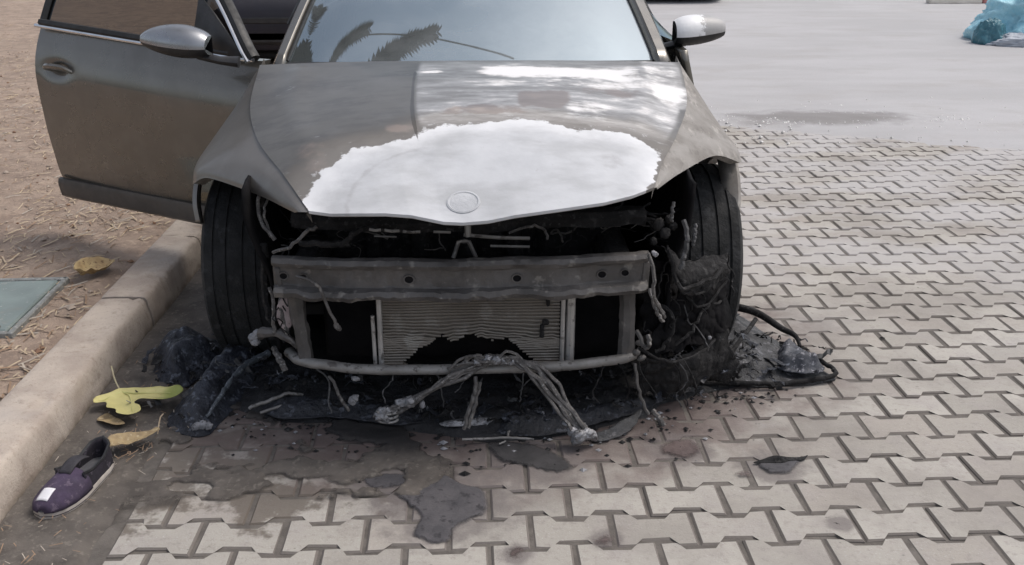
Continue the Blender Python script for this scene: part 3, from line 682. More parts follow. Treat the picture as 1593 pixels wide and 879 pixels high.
b = MB(); A = np.array([[(CX+w*t, y, z-.02*abs(t)**3) for t in np.linspace(-1, 1, 15)] for y, z, w in ((6.35, 1.335, .55), (6.75, 1.06, .74), (7.0, 1.05, .80), (7.2, 1.03, .80), (7.28, .8, .80), (7.25, .45, .8), (7.15, .26, .78))])
b.grid(A); solid(b.build('tail', m_paint, car), .02)
b = MB(); b.box((CX, 5.1, .22), (1.72, 4.0, .04)); b.build('floor_pan', m_int, car)
# cabin
b = MB(); A = np.array([[(CX+.70*t, y, z) for t in np.linspace(-1, 1, 9)] for y, z in ((3.72, .93), (3.95, .945), (4.15, .93), (4.2, .80), (4.15, .5))]); b.grid(A); b.build('dashboard', m_int, car)
b = MB(); b.tube([(-.40+.18*math.cos(t), 4.32+.08*math.sin(t), .90+.16*math.sin(t)) for t in np.linspace(0, 2*math.pi, 24)], .014, 8, caps=False); b.box((-.40, 4.30, .90), (.34, .03, .05), bev=.01); b.build('steering_wheel', m_black, car)
for x in (-.40, .36):
    b = MB(); sec = lambda y, z, w, t: [(x+w*px, y+t*py*.3, z+t*py) for px, py in ((-1, -.4), (-.9, .6), (-.5, 1), (.5, 1), (.9, .6), (1, -.4), (.6, -1), (-.6, -1))]
    b.loft([sec(4.38, .46, .24, .07), sec(4.55, .48, .26, .09), sec(4.85, .44, .26, .09)])
    b.loft([[(x+w*px, y+t*py, z) for px, py in ((-1, -.4), (-.5, -1), (.5, -1), (1, -.4), (1, .6), (-1, .6))] for y, z, w, t in ((4.88, .42, .25, .08), (4.95, .75, .26, .08), (5.04, 1.03, .20, .06), (5.06, 1.08, .1, .05), (5.07, 1.12, .13, .06), (5.09, 1.26, .12, .05))])
    b.build('seat', m_int, car)

# wheels
def wheel(x, y, out):
    w, r = .118, .332; prof = []
    for px, pr_ in ((-1, .66), (-1.02, .76), (-1.0, .90), (-.93, .955), (-.86, .985)): prof.append((px*w, pr_*r))
    for a, c_ in ((-.62, -.56), (-.26, -.20), (.20, .26), (.56, .62)):
        prof += [((a-.005)*w, .996*r), ((a+.005)*w, .981*r), ((c_-.005)*w, .981*r), ((c_+.005)*w, .998*r)]
    for px, pr_ in ((.86, .985), (.93, .955), (1.0, .90), (1.02, .76), (1, .66)): prof.append((px*w, pr_*r))
    b = MB(); n = 72; A = []
    for k in range(n):
        t = 2*math.pi*k/n; A.append([(x+px, y+q*math.cos(t), r+q*math.sin(t)) for px, q in prof])
    b.grid(np.array(A), closed_u=True)
    wh = b.build('wheel', m_rubber, car, sharp=25)
    b = MB(); A = []
    for k in range(48):
        t = 2*math.pi*k/48; A.append([(x+out*px*w, y+q*r*math.cos(t), r+q*r*math.sin(t)) for px, q in ((-.9, .66), (.2, .60), (.75, .62), (.92, .66), (.96, .64), (.80, .56))])
    b.grid(np.array(A), closed_u=True)
    for k in range(5):
        t = 2*math.pi*k/5; b.tube([(x+out*.62*w, y+.05*math.cos(t), r+.05*math.sin(t)), (x+out*.74*w, y+.195*math.cos(t), r+.195*math.sin(t))], [.035, .022], 6)
    b.tube([(x+out*.5*w, y, r), (x+out*.72*w, y, r)], .06, 12); b.build('rim', m_burnsteel, wh)
for x, y, o_ in ((-.80, AX, -1), (.762, AX, 1), (-.80, 6.10, -1), (.756, 6.10, 1)): wheel(x, y, o_)

# ---- engine bay and front structure
def crinkle(o, amp, f, seed=0):
    me = o.data; n = len(me.vertices); c = np.empty(n*3); me.vertices.foreach_get('co', c); c = c.reshape(-1, 3)
    for k in range(3): c[:, k] += amp*(fbm(c[:, 0]*f, c[:, 1]*f, c[:, 2]*f, 3, seed+k*11)-.5)*2
    me.vertices.foreach_set('co', c.ravel()); me.update(); return o
b = MB(); b.grid(np.array([[(x, 3.60+.03*math.sin(x*9), z) for z in np.linspace(.15, .93, 12)] for x in np.linspace(-.80, .76, 24)])); crinkle(b.build('bulkhead', m_char, car), .02, 6)
for s in (-1, 1):
    b = MB(); b.grid(np.array([[(CX+s*(.60+.06*sstep(.45, .75, z)), y, z*(1-.12*(3.6-y))+.02) for z in np.linspace(.25, .82, 14)] for y in np.linspace(2.72, 3.58, 24)])); solid(crinkle(b.build('inner_wing', m_soot, car), .02, 8, 3), .01)
b = MB(); b.grid(np.array([[(x, y, .17+.02*math.sin(x*14)*math.sin(y*9)) for y in np.linspace(2.78, 3.6, 10)] for x in np.linspace(-.62, .58, 18)])); crinkle(b.build('undertray', m_soot, car), .02, 7, 5)
b = MB(); b.box((-.10, 3.17, .47), (.62, .42, .36), bev=.05); b.box((.30, 3.15, .43), (.26, .40, .30), bev=.04); b.box((-.42, 3.1, .52), (.2, .3, .22), bev=.03)
for k in range(4): b.tube([(-.34+k*.15, 2.96, .60), (-.34+k*.15, 2.93, .50), (-.33+k*.15, 2.95, .40)], .028, 8)
crinkle(b.build('engine', m_char, car), .01, 9)
# slam panel leftovers under the bonnet lip
b = MB(); A = []
for x in np.linspace(-.56, .50, 60):
    k = .012*(fbm(x*14, 0, 0, 3)-.5); y = 2.72+.18*(x+.03)**2
    A.append([(x, y+.07, .655+k), (x, y, .662+k), (x, y-.012, .648+k), (x, y-.008, .625+k*2), (x, y+.03, .618+k)])
b.grid(np.array(A)); solid(b.build('slam_panel', m_char, car), .004)
for (x0, x1, z, y) in ((-.318, -.285, .648, 2.66), (-.275, -.232, .645, 2.66), (-.222, -.172, .641, 2.66)):
    b = MB(); b.tube([(x0, y, z), ((x0+x1)/2, y-.002, z-.003), (x1, y, z-.002)], .0045, 6); b.build('scorched_edge', m_scale, car)
for pts, r in (([(-.047, 2.67, .625), (.05, 2.66, .619), (.145, 2.67, .612)], .0055), ([(.03, 2.67, .59), (.145, 2.67, .586)], .004), ([(-.31, 2.70, .614), (-.245, 2.70, .611)], .0025), ([(-.135, 2.68, .632), (-.085, 2.68, .630)], .004), ([(-.035, 2.665, .655), (-.035, 2.66, .622)], .009)):
    b = MB(); b.tube(pts, r, 6); b.build('latch_rod', m_scale, car)
b = MB(); b.tube([(-.078, 2.64, .565), (-.062, 2.645, .612), (-.046, 2.645, .614), (-.032, 2.645, .612), (-.012, 2.64, .565)], .0065, 6); b.build('latch_bracket', m_burnsteel, car)

# crash beam: pressed channel with flanges, bolt holes
bx = np.linspace(-.605, .495, 120)
def beam_c(x): return 2.585+.26*(x+.05)**2, .500+.012*np.cos((x+.05)*2.6)
PR = [(.022, .060), (.006, .064), (-.006, .061), (-.012, .052), (-.008, .044), (.006, .038), (.010, .031), (.010, -.018), (.006, -.025), (-.012, -.030), (-.017, -.040), (-.010, -.052), (.02, -.057)]
A = np.zeros((len(bx), len(PR), 3))
for i, x in enumerate(bx):
    y, z = beam_c(x); k = (fbm(x*9, 0, 0, 4, 2)-.5)
    for j, (dy, dz) in enumerate(PR):
        low = 1 if j >= 9 else 0
        A[i, j] = (x, y+dy+.016*k*low+.004*(vnoise(x*50, j*3.1)-.5), z+dz+.010*k*(1+low)+.003*(vnoise(x*38, j*2.7, 4)-.5)+low*.014*(fbm(x*26, j*.3, 7, 3)-.5))
b = MB(); b.grid(A); beam = solid(b.build('crash_beam', m_burnsteel, car, sharp=30), .004)
for hx, hr in ((-.575, .011), (-.515, .010), (-.205, .0125), (.105, .012), (.355, .012), (.425, .011)):
    y, z = beam_c(hx); b = MB(); y0 = y+.0035; z += .006; n = 16
    ring = lambda r, yy: [(hx+r*math.cos(t), yy, z+r*math.sin(t)*.85) for t in np.linspace(0, 2*math.pi, n, endpoint=False)]
    b.loft([ring(hr*1.35, y0), ring(hr*1.3, y0-.004), ring(hr, y0-.0035)], mi=0, caps=False); b.loft([ring(hr, y0-.0035), ring(hr*.9, y0-.0005)], mi=1, caps=False); b.add(ring(hr*.9, y0-.0005), [tuple(range(n))[::-1]], 1, False)
    b.build('bolt_hole_disc', [m_burnsteel, m_soot], beam)  # no opening cut: a soot-dark disc gives the hole its shade
# end plates of the beam
for x, w in ((-.590, .035), (.487, .03)):
    b = MB(); y, z = beam_c(x); b.box((x, y+.035, z-.012), (w, .07, .11), bev=.012); crinkle(b.build('beam_end_plate', m_burnsteel, car), .010, 20, 7)
    b = MB(); b.box((x+(.07 if x < 0 else -.07), y+.22, z-.02), (.09, .34, .12), bev=.02); b.build('crush_can', m_char, car)

# radiator with a hole burnt through its lower middle
rx0, rx1, rz0, rz1, ry = -.300, .240, .185, .452, 2.70
HOLE = cr([(-.235, .19), (-.215, .222), (-.175, .255), (-.13, .285), (-.08, .270), (-.03, .292), (.04, .272), (.08, .280), (.12, .245), (.150, .215), (.155, .18), (-.05, .15)], 140, True)
HOLE[:, 0] += .012*(fbm(HOLE[:, 0]*40, HOLE[:, 1]*40, 0, 3)-.5); HOLE[:, 1] += .026*(fbm(HOLE[:, 0]*45, HOLE[:, 1]*45, 5, 3)-.5)
b = MB(); nx, nz = 200, 100; gx, gz_ = np.meshgrid(np.linspace(rx0, rx1, nx), np.linspace(rz0, rz1, nz), indexing='ij')
ins = inpoly(HOLE, gx, gz_); idx = np.arange(nx*nz).reshape(nx, nz); Vs = np.stack([gx, ry+.026+.006*(fbm(gx*8, gz_*8)-.5), gz_], -1).reshape(-1, 3)
b.add(Vs, [(idx[i, j], idx[i, j+1], idx[i+1, j+1], idx[i+1, j]) for i in range(nx-1) for j in range(nz-1) if not (ins[i, j] or ins[i+1, j+1])])
rad = b.build('radiator', m_fin, car); solid(rad, .012)
b = MB()
for z in np.arange(rz0+.004, rz1, .0092):
    seg = []
    def flush():
        if len(seg) > 2: b.tube(seg, .0030, 5, flat=1.1)
    for x in np.linspace(rx0, rx1, 230):
        zz = z+.010*(fbm(x*5, z*9, 0, 3)-.5)+.004*(vnoise(x*60, z*200)-.5)*sstep(.09, 0, abs(z-.29))-.012*sstep(.07, 0, abs(z-.31))*fbm(x*12, 0, 0, 3)*(1+2*sstep(.12, 0, abs(z-.27)))
        if inpoly(HOLE, np.array([x]), np.array([zz]))[0]: flush(); seg = []
        else: seg.append((x, ry+.005*(fbm(x*5, z*40, 3, 2)-.5), zz))
    flush()
fo = b.build('radiator_fins', m_fin, rad); fo['kind'] = 'stuff'
b = MB(); b.tube([(rx0-.008, ry-.006, rz0-.01), (rx0-.006, ry-.006, rz1+.012)], .0085, 8); b.build('radiator_tank', m_alu, rad)
b = MB(); b.tube([(rx1+.008, ry-.006, rz0-.01), (rx1+.010, ry-.006, rz1+.012)], .0075, 8); b.tube([(rx1+.032, ry-.004, rz0-.01), (rx1+.034, ry-.004, rz1+.006)], .014, 8); b.build('radiator_tank', m_alu, rad)
b = MB(); b.tube([(rx0-.026, ry-.01, rz0), (rx0-.027, ry-.01, .365)], .006, 8); b.build('drier_tube', m_alu, rad)
for (x, z, sx_, sz_) in ((.203, .405, .012, .035), (.185, .305, .014, .045), (.196, .335, .02, .02)):
    b = MB(); b.box((x, ry-.006, z), (sx_, .012, sz_), bev=.004); crinkle(b.build('radiator_bracket', m_char, rad), .004, 40)
# fan shroud behind, black
b = MB(); b.box((CX, 2.84, .32), (.95, .03, .36), bev=.01); b.build('fan_shroud', m_soot, car)
# side posts and lower cross bar
for pts, r in (([(-.555, 2.70, .455), (-.548, 2.70, .33), (-.535, 2.69, .225)], (.030, .024, .026)), ([(.445, 2.70, .455), (.448, 2.70, .33), (.445, 2.69, .215)], (.026, .024, .028))):
    b = MB(); b.tube(cr(pts, 24), np.interp(np.linspace(0, 1, 24), (0, .5, 1), r), 8); crinkle(b.build('support_post', m_burnsteel, car), .008, 25, 4)
b = MB(); b.tube(cr([(-.60, 2.75, .222), (-.545, 2.68, .222), (-.46, 2.655, .219), (-.33, 2.645, .207), (-.06, 2.64, .2055), (.12, 2.64, .207), (.28, 2.645, .212), (.42, 2.66, .222), (.47, 2.69, .222)], 60), .0165, 10, flat=.95)
crinkle(b.build('lower_crossbar', m_scale, car), .003, 18)

def wires(name, mat, *paths, n=26, jit=.004, parent=car):
    b = MB()
    for k, (pts, r) in enumerate(paths):
        P = cr(pts, n); q = np.arange(n)*.5
        P = P+np.stack([(vnoise(q, k*3.3, i*7.7)-.5)*2*jit for i in range(3)], -1)
        b.tube(P, r, 6)
    return b.build(name, mat, parent)
# loom melted over the crossbar, ending in blobs of aluminium
wires('wiring_loom', m_cable, *[([(-.02+.01*k, 2.63, .240+.004*k), (.09+.012*k, 2.60, .247), (.16+.013*k, 2.57, .20), (.225+.011*k, 2.54, .12), (.275+.012*k, 2.515, .055)], .0055+.002*(k % 2)) for k in range(5)], jit=.008)
wires('wiring_loom', m_cable, *[([(.05-.01*k, 2.62, .25-.006*k), (-.06, 2.60, .222-.008*k), (-.16, 2.585, .172-.006*k), (-.25+.01*k, 2.575, .12-.004*k), (-.30, 2.575, .108)], .0045+.002*(k % 2)) for k in range(4)], jit=.008)
wires('hanging_rod', m_burnsteel, ([(-.015, 2.60, .20), (-.03, 2.575, .13), (-.055, 2.555, .05)], .0065), ([(-.005, 2.60, .18), (-.02, 2.575, .12), (-.045, 2.555, .05)], .006))
wires('hanging_rod', m_burnsteel, ([(-.455, 2.62, .20), (-.43, 2.60, .15), (-.40, 2.59, .10)], .005))
wires('dangling_cable', m_burnsteel, ([(-.515, 2.56, .545), (-.46, 2.55, .52), (-.435, 2.55, .46), (-.41, 2.55, .39)], .0045), ([(-.415, 2.55, .40), (-.408, 2.55, .383)], .0065))
wires('dangling_cable', m_cable, ([(-.60, 2.68, .575), (-.55, 2.66, .60), (-.50, 2.66, .64), (-.47, 2.67, .655)], .0055))
wires('dangling_cable', m_cable, ([(-.60, 2.72, .60), (-.645, 2.75, .64), (-.655, 2.78, .70), (-.63, 2.80, .74)], .006), ([(-.62, 2.74, .60), (-.635, 2.76, .68), (-.61, 2.80, .74)], .004))
wires('dangling_cable', m_cable, ([(.09, 2.70, .62), (.15, 2.69, .645), (.19, 2.70, .63), (.20, 2.70, .60)], .004))
wires('dangling_cable', m_cable, ([(.49, 2.62, .58), (.50, 2.60, .52), (.505, 2.60, .46), (.53, 2.62, .41), (.55, 2.64, .37)], .006), ([(.50, 2.64, .46), (.52, 2.62, .40), (.54, 2.62, .36)], .006))
def blobs(name, mat, pts, parent=car, seed=0, squash=1):
    """clotted lumps of melt, pitted and drawn out; pieces that run together are one lump"""
    b = MB()
    for k, (x, y, z, r) in enumerate(pts):
        rg = []; st = rs.uniform(.8, 1.7); an = rs.uniform(0, math.pi); ca, sa = math.cos(an), math.sin(an)
        for i in range(13):
            a = math.pi*i/12; ring = []
            for j in range(18):
                t = 2*math.pi*j/18; u, v, w = math.sin(a)*math.cos(t), math.sin(a)*math.sin(t), math.cos(a)
                d = r*(.35+.85*float(fbm(u*1.6+k*5+seed, v*1.6, w*1.6, 3))+.55*float(ridge(u*4+k*3, v*4+seed, w*4, 2)))*.92
                p, q = u*d*st, v*d; ring.append((x+p*ca-w*d*sa, y+q, z+(p*sa+w*d*ca)*squash))
            rg.append(ring)
        b.loft(rg, caps=False)
    return b.build(name, mat, parent, sharp=None)
blobs('melted_casting', m_melt, [(.268, 2.52, .055, .014), (.285, 2.50, .045, .018), (.31, 2.51, .048, .018), (.25, 2.535, .07, .012), (.328, 2.52, .038, .013), (.30, 2.53, .060, .012)])
blobs('melted_casting', m_melt, [(-.01, 2.60, .250, .013), (.015, 2.605, .256, .015), (.045, 2.60, .254, .014), (.07, 2.60, .250, .012), (.09, 2.60, .247, .010)], seed=3)
wires('wiring_loom', m_cable, *[([(-.09, 2.61, .226), (-.03, 2.60, .25+.008*k), (.03, 2.595, .262-.006*k), (.09, 2.60, .25+.007*k), (.16, 2.62, .24-.01*k)], .0045) for k in range(4)], jit=.012)
blobs('melted_casting', m_melt, [(-.285, 2.575, .105, .014), (-.305, 2.57, .098, .015), (-.235, 2.575, .128, .014), (-.215, 2.57, .135, .017), (-.29, 2.565, .085, .012)], seed=9)
for q in ((-.385, 2.59, .135, .013), (-.18, 2.59, .115, .008), (-.38, 2.62, .19, .007)): blobs('loom_clip', m_paleash, [q], seed=5)
for k in range(3):
    b = MB(); b.tube([(-.283+.03*math.cos(t), 2.562, .082+k*.014+.012*math.sin(t)) for t in np.linspace(math.pi, 2*math.pi, 10)], .004, 6); b.build('coil_spring', m_scale, car)
# left corner: torn bracket, pale ash flake
b = MB(); b.tube(cr([(-.69, 2.76, .275), (-.665, 2.73, .302), (-.625, 2.72, .30), (-.585, 2.71, .285), (-.56, 2.70, .262)], 24), [.015-.0002*i for i in range(24)], 8); crinkle(b.build('corner_bracket', m_burnsteel, car), .010, 22, 3)
blobs('corner_cap', m_paleash, [(-.700, 2.745, .278, .012), (-.698, 2.742, .262, .011), (-.690, 2.745, .290, .010)], seed=2)
b = MB(); sheet(b, rough([(-.62, .36), (-.60, .41), (-.575, .42), (-.57, .36), (-.585, .31), (-.60, .31)], .01, 40, 30), .008, lambda x, y, d: .01*(fbm(x*40, y*40)-.5))
b.v = [(p[0], 2.705+p[2], p[1]) for p in b.v]; solid(b.build('ash_flake', M('pinkish_ash', (.40, .34, .34), (.24, .19, .19), 30, .85), car), .004)
wires('dangling_cable', m_cable, ([(-.63, 2.72, .45), (-.625, 2.71, .38), (-.63, 2.715, .30)], .006), ([(-.60, 2.72, .45), (-.60, 2.71, .37), (-.585, 2.71, .27)], .007), ([(-.645, 2.75, .235), (-.62, 2.70, .22), (-.60, 2.68, .19)], .010))
wires('dangling_cable', m_char, ([(-.64, 2.74, .58), (-.66, 2.78, .45), (-.65, 2.76, .33)], .012), ([(-.66, 2.85, .70), (-.67, 2.84, .5), (-.66, 2.8, .3)], .01))

# right corner: melted lamp carrier, drooping liner, hanging plastic
def drape(name, mat, rows, n1=70, n2=40, amp=.012, f=14, seed=0, th=.005, rag=.02):
    C_ = np.array(rows, float); A1 = np.stack([cr(C_[:, j], n1) for j in range(C_.shape[1])], 1); A2 = np.stack([cr(A1[i], n2) for i in range(n1)], 0)
    B = A2.copy(); ev = np.linspace(0, 1, n2)[None]; eu = np.linspace(0, 1, n1)[:, None]
    A2[..., 2] -= rag*sstep(.6, 1, ev)*(ridge(B[..., 0]*28, B[..., 1]*28, seed, 3)-.5)*2
    A2[..., 2] += rag*.6*sstep(.3, 0, ev)*(fbm(B[..., 0]*30, B[..., 1]*30, seed+2, 3)-.5)*2
    A2[..., 0] += rag*.7*(sstep(.8, 1, eu)-sstep(.2, 0, eu))*(fbm(B[..., 2]*34, B[..., 1]*20, seed+5, 3)-.4)*2
    A2[..., 1] += amp*((fbm(B[..., 0]*f, B[..., 1]*f, B[..., 2]*f, 3, seed)-.5)*2.2+(ridge(B[..., 0]*f*2.6, B[..., 1]*f*2.6, B[..., 2]*f*2.6, 3, seed+3)-.6)*1.2)
    A2[..., 2] += amp*.8*(fbm(B[..., 0]*f*1.7, B[..., 1]*f, B[..., 2]*f*1.7, 4, seed+13)-.5)*2
    b = MB(); b.grid(A2); return solid(b.build(name, mat, car, sharp=None), th)
drape('lamp_carrier', m_char, [[(.555, 2.70, .575), (.575, 2.68, .51), (.60, 2.70, .455)], [(.60, 2.72, .525), (.61, 2.69, .47), (.62, 2.70, .43)], [(.68, 2.78, .50), (.685, 2.74, .46), (.69, 2.74, .42)], [(.775, 2.84, .495), (.775, 2.82, .46), (.775, 2.82, .43)]], amp=.012, f=10)
wires('lamp_carrier_rib', m_char, ([(.565, 2.68, .57), (.57, 2.66, .50), (.60, 2.66, .457), (.67, 2.70, .452), (.75, 2.78, .47)], .007), ([(.60, 2.67, .44), (.67, 2.71, .42), (.745, 2.80, .425)], .004), jit=.008)
drape('bumper_corner', m_char, [[(.475, 2.69, .240), (.48, 2.70, .18), (.49, 2.71, .13), (.50, 2.73, .09)], [(.56, 2.69, .205), (.57, 2.70, .16), (.58, 2.71, .115), (.585, 2.74, .07)], [(.68, 2.75, .215), (.69, 2.75, .16), (.70, 2.77, .105), (.71, 2.80, .06)], [(.79, 2.84, .25), (.81, 2.84, .18), (.84, 2.86, .10), (.87, 2.89, .045)]], amp=.018, f=9, rag=.03)
drape('liner_remnant', m_soot, [[(.56, 2.72, .37), (.54, 2.70, .30), (.50, 2.68, .245)], [(.62, 2.76, .40), (.63, 2.73, .32), (.60, 2.70, .235)], [(.70, 2.82, .41), (.71, 2.78, .33), (.70, 2.74, .245)], [(.79, 2.90, .40), (.80, 2.86, .34), (.80, 2.82, .28)]], amp=.026, f=10, seed=4, rag=.025)
drape('liner_remnant', m_soot, [[(.50, 2.76, .52), (.50, 2.74, .42), (.50, 2.74, .28)], [(.56, 2.78, .50), (.57, 2.77, .40), (.57, 2.75, .28)], [(.62, 2.86, .44), (.62, 2.84, .38), (.62, 2.80, .30)]], amp=.02, f=12, seed=8)
wires('liner_edge', m_char, ([(.485, 2.68, .250), (.52, 2.655, .235), (.58, 2.64, .222), (.66, 2.67, .226), (.735, 2.74, .248)], .0045), jit=.004)
wires('liner_edge', m_char, ([(.61, 2.70, .25), (.65, 2.71, .30), (.70, 2.76, .34), (.78, 2.85, .345)], .005), ([(.63, 2.74, .41), (.66, 2.73, .37), (.72, 2.78, .36), (.78, 2.85, .40)], .004), jit=.008)
wires('liner_edge', m_char, ([(.555, 2.70, .385), (.585, 2.69, .34), (.58, 2.68, .28), (.535, 2.665, .245)], [.004+.003*abs(math.sin(i*.8)) for i in range(26)]), jit=.006)
for q in ((.712, 2.722, .262, .006),): blobs('liner_clip', m_paleash, [q], seed=6)
blobs('hinge_lump', m_burnsteel, [(.475, 2.64, .285, .009), (.467, 2.63, .258, .010), (.485, 2.63, .240, .008)], seed=11)
wires('support_stay', m_burnsteel, ([(.47, 2.63, .33), (.48, 2.60, .295), (.50, 2.59, .30), (.495, 2.6, .33)], .007), ([(.46, 2.60, .235), (.475, 2.58, .15), (.50, 2.565, .08)], .005), ([(.52, 2.59, .08), (.55, 2.55, .05)], .008))
blobs('melted_hinge', m_char, [(.53, 2.72, .635, .014), (.55, 2.71, .61, .015), (.515, 2.70, .59, .011), (.562, 2.72, .652, .012), (.578, 2.73, .625, .012)], seed=21)
blobs('hinge_lump', m_paleash, [(.503, 2.60, .583, .007), (.497, 2.602, .588, .005)], seed=31)
wires('melted_strand', m_greychar, ([(.60, 2.68, .66), (.605, 2.66, .58), (.59, 2.65, .52)], .008), ([(.56, 2.66, .72), (.555, 2.66, .66)], .005), ([(.635, 2.70, .64), (.63, 2.68, .58)], .006))
wires('melted_strand', m_char, ([(-.40, 2.66, .60), (-.36, 2.66, .64), (-.30, 2.68, .65)], .008), ([(-.52, 2.66, .61), (-.44, 2.66, .605), (-.38, 2.67, .60)], .010))

for k in range(34):
    x0 = rs.choice((rs.uniform(-.62, -.40), rs.uniform(.30, .60), rs.uniform(-.4, .4))); z0 = rs.uniform(.57, .66); y0 = 2.74+.10*abs(x0)+rs.uniform(0, .06)
    p = [(x0, y0, z0)]
    for q in range(4): p.append((p[-1][0]+rs.uniform(-.06, .07), p[-1][1]+rs.uniform(-.01, .02), p[-1][2]+rs.uniform(-.045, .04)))
    wires('burnt_wire', rs.choice((m_char, m_char, m_char, m_burnsteel)), (p, rs.uniform(.0012, .0032)), jit=.004)
for k in range(16):
    x0 = rs.uniform(-.60, .62); p = [(x0, 2.64+.02*rs.random(), rs.uniform(.19, .24))]
    for q in range(3): p.append((p[-1][0]+rs.uniform(-.035, .035), p[-1][1]-rs.uniform(-.01, .03), p[-1][2]-rs.uniform(.02, .06)))
    wires('burnt_wire', rs.choice((m_char, m_soot, m_char, m_greychar)), (p, rs.uniform(.0012, .0028)), jit=.003)
for k in range(16):
    x0 = rs.choice((rs.uniform(.48, .78), rs.uniform(.5, .66), rs.uniform(-.68, -.56))); y0 = 2.70+.3*max(0, x0-.5); p = [(x0, y0, rs.uniform(.30, .62))]
    for q in range(4): p.append((p[-1][0]+rs.uniform(-.03, .03), p[-1][1]+rs.uniform(-.015, .015), p[-1][2]-rs.uniform(.005, .06)))
    wires('burnt_wire', rs.choice((m_char, m_char, m_greychar)), (p, rs.uniform(.0014, .003)), jit=.005)

# ---- open driver door
H0 = np.array([-.935, 3.735]); DE = np.array([-.854, .520]); DE /= np.linalg.norm(DE); DN = np.array([-DE[1], DE[0]]); DN = DN if DN[1] < 0 else -DN
def dp(s, z, o=0.0): q = H0+DE*s+DN*o; return (q[0], q[1], z)
DL = 1.15
def belt(s): return .975+.062*np.clip(s/DL, 0, 1.2)
def skin_off(t, s):       # t: 0 bottom .. 1 belt line
    o = np.interp(t, [0, .04, .12, .35, .55, .66, .72, .77, .82, .90, 1.0], [-.014, -.004, .004, .020, .027, .028, .0265, .021, .012, -.008, -.040])
    return o-.018*((s/DL-.5)*2)**2
ns, nt_ = 60, 60; A = np.zeros((ns, nt_, 3))
for i, s in enumerate(np.linspace(-.085, 1, ns)):
    for j, t in enumerate(np.linspace(0, 1, nt_)):
        z = .362+(belt(s*DL)-.362)*t; ss = s*DL+.012*sstep(.5, 1.0, t)*s+.01*s*math.sin(t*3)
        cup = math.exp(-(((ss-1.015)/.085)**2+((z-.868)/.035)**2))
        A[i, j] = dp(ss, z, skin_off(t, s*DL)-.022*cup)
edge = lambda B, d: np.array([[p[0]-DN[0]*d, p[1]-DN[1]*d, p[2]] for p in B])
b = MB(); b.grid(A)
for B in (A[0], A[-1], A[:, 0], A[:, -1]):
    b.grid(np.stack([B, edge(B, .006), edge(B, .045), edge(B, .05)]))
b.grid(np.stack([edge(A[i], .05+.03*(1 if 8 < i < ns-6 else 0)) for i in range(0, ns, 3)]), 1)
door = b.build('open_door', [m_paint, m_int], car, sharp=35)
b = MB(); q = [[dp(s, z, o) for z, o in ((.285, -.055), (.282, -.03), (.295, -.012), (.348, -.004), (.366, -.008), (.368, -.02))] for s in np.linspace(-.085, DL-.002, 30)]
b.grid(np.array(q)); solid(b.build('rocker_strip', M('sill_strip_paint', (.080, .071, .064), (.105, .094, .085), 9, .55, .2, bump=.1), door), .012, 0)
b = MB(); b.tube([dp(s, belt(s)+.006, -.030) for s in np.linspace(-.09, DL+.012, 30)], .0085, 8); b.build('belt_trim', m_chrome, door)
FR = [(-.085, .985), (.10, 1.165), (.30, 1.315), (.54, 1.40), (.80, 1.425), (1.02, 1.405), (1.10, 1.33), (1.135, 1.18), (1.15, 1.045)]
zo = lambda z: -.03-.22*((z-.99)/.43)**1.15 if z > .99 else -.03
fp = cr(FR, 50); b = MB(); b.tube([dp(s, z, zo(z)-.012) for s, z in fp], .024, 8, flat=.8); b.tube([dp(s, z, zo(z)-.012) for s, z in ((.22, .99), (.23, 1.12), (.235, 1.24))], .012, 6)
b.tube([dp(s, belt(s)+.022, -.035) for s in np.linspace(.03, 1.13, 10)], .016, 6); b.build('window_frame', m_trim, door)
b = MB(); b.tube([dp(s+.012, z-.012, zo(z)+.012) for s, z in fp[:44]], .0085, 8); b.build('frame_trim', m_chrome, door)
b = MB(); K = []
top = cr(FR, 60)
for s in np.linspace(-.05, 1.13, 30):
    k = np.interp(s, top[:46, 0], top[:46, 1]) if s < 1.09 else np.interp(s, [1.09, 1.14], [1.34, 1.15]); k = max(k, belt(s)+.02)
    K.append([dp(s, belt(s)+(k-belt(s))*t, zo(belt(s)+(k-belt(s))*t)-.006) for t in np.linspace(0, 1, 14)])
b.grid(np.array(K)); b.build('window_pane', m_glass, door)
b = MB(); hp = cr([(.915, .862), (.95, .882), (1.01, .886), (1.06, .882), (1.092, .868)], 24)
b.tube([dp(s, z, -.004+.034*math.sin(math.pi*i/23)**.6) for i, (s, z) in enumerate(hp)], [.010+.007*math.sin(math.pi*i/23) for i in range(24)], 8, flat=.8); b.build('door_handle', m_paint, door)
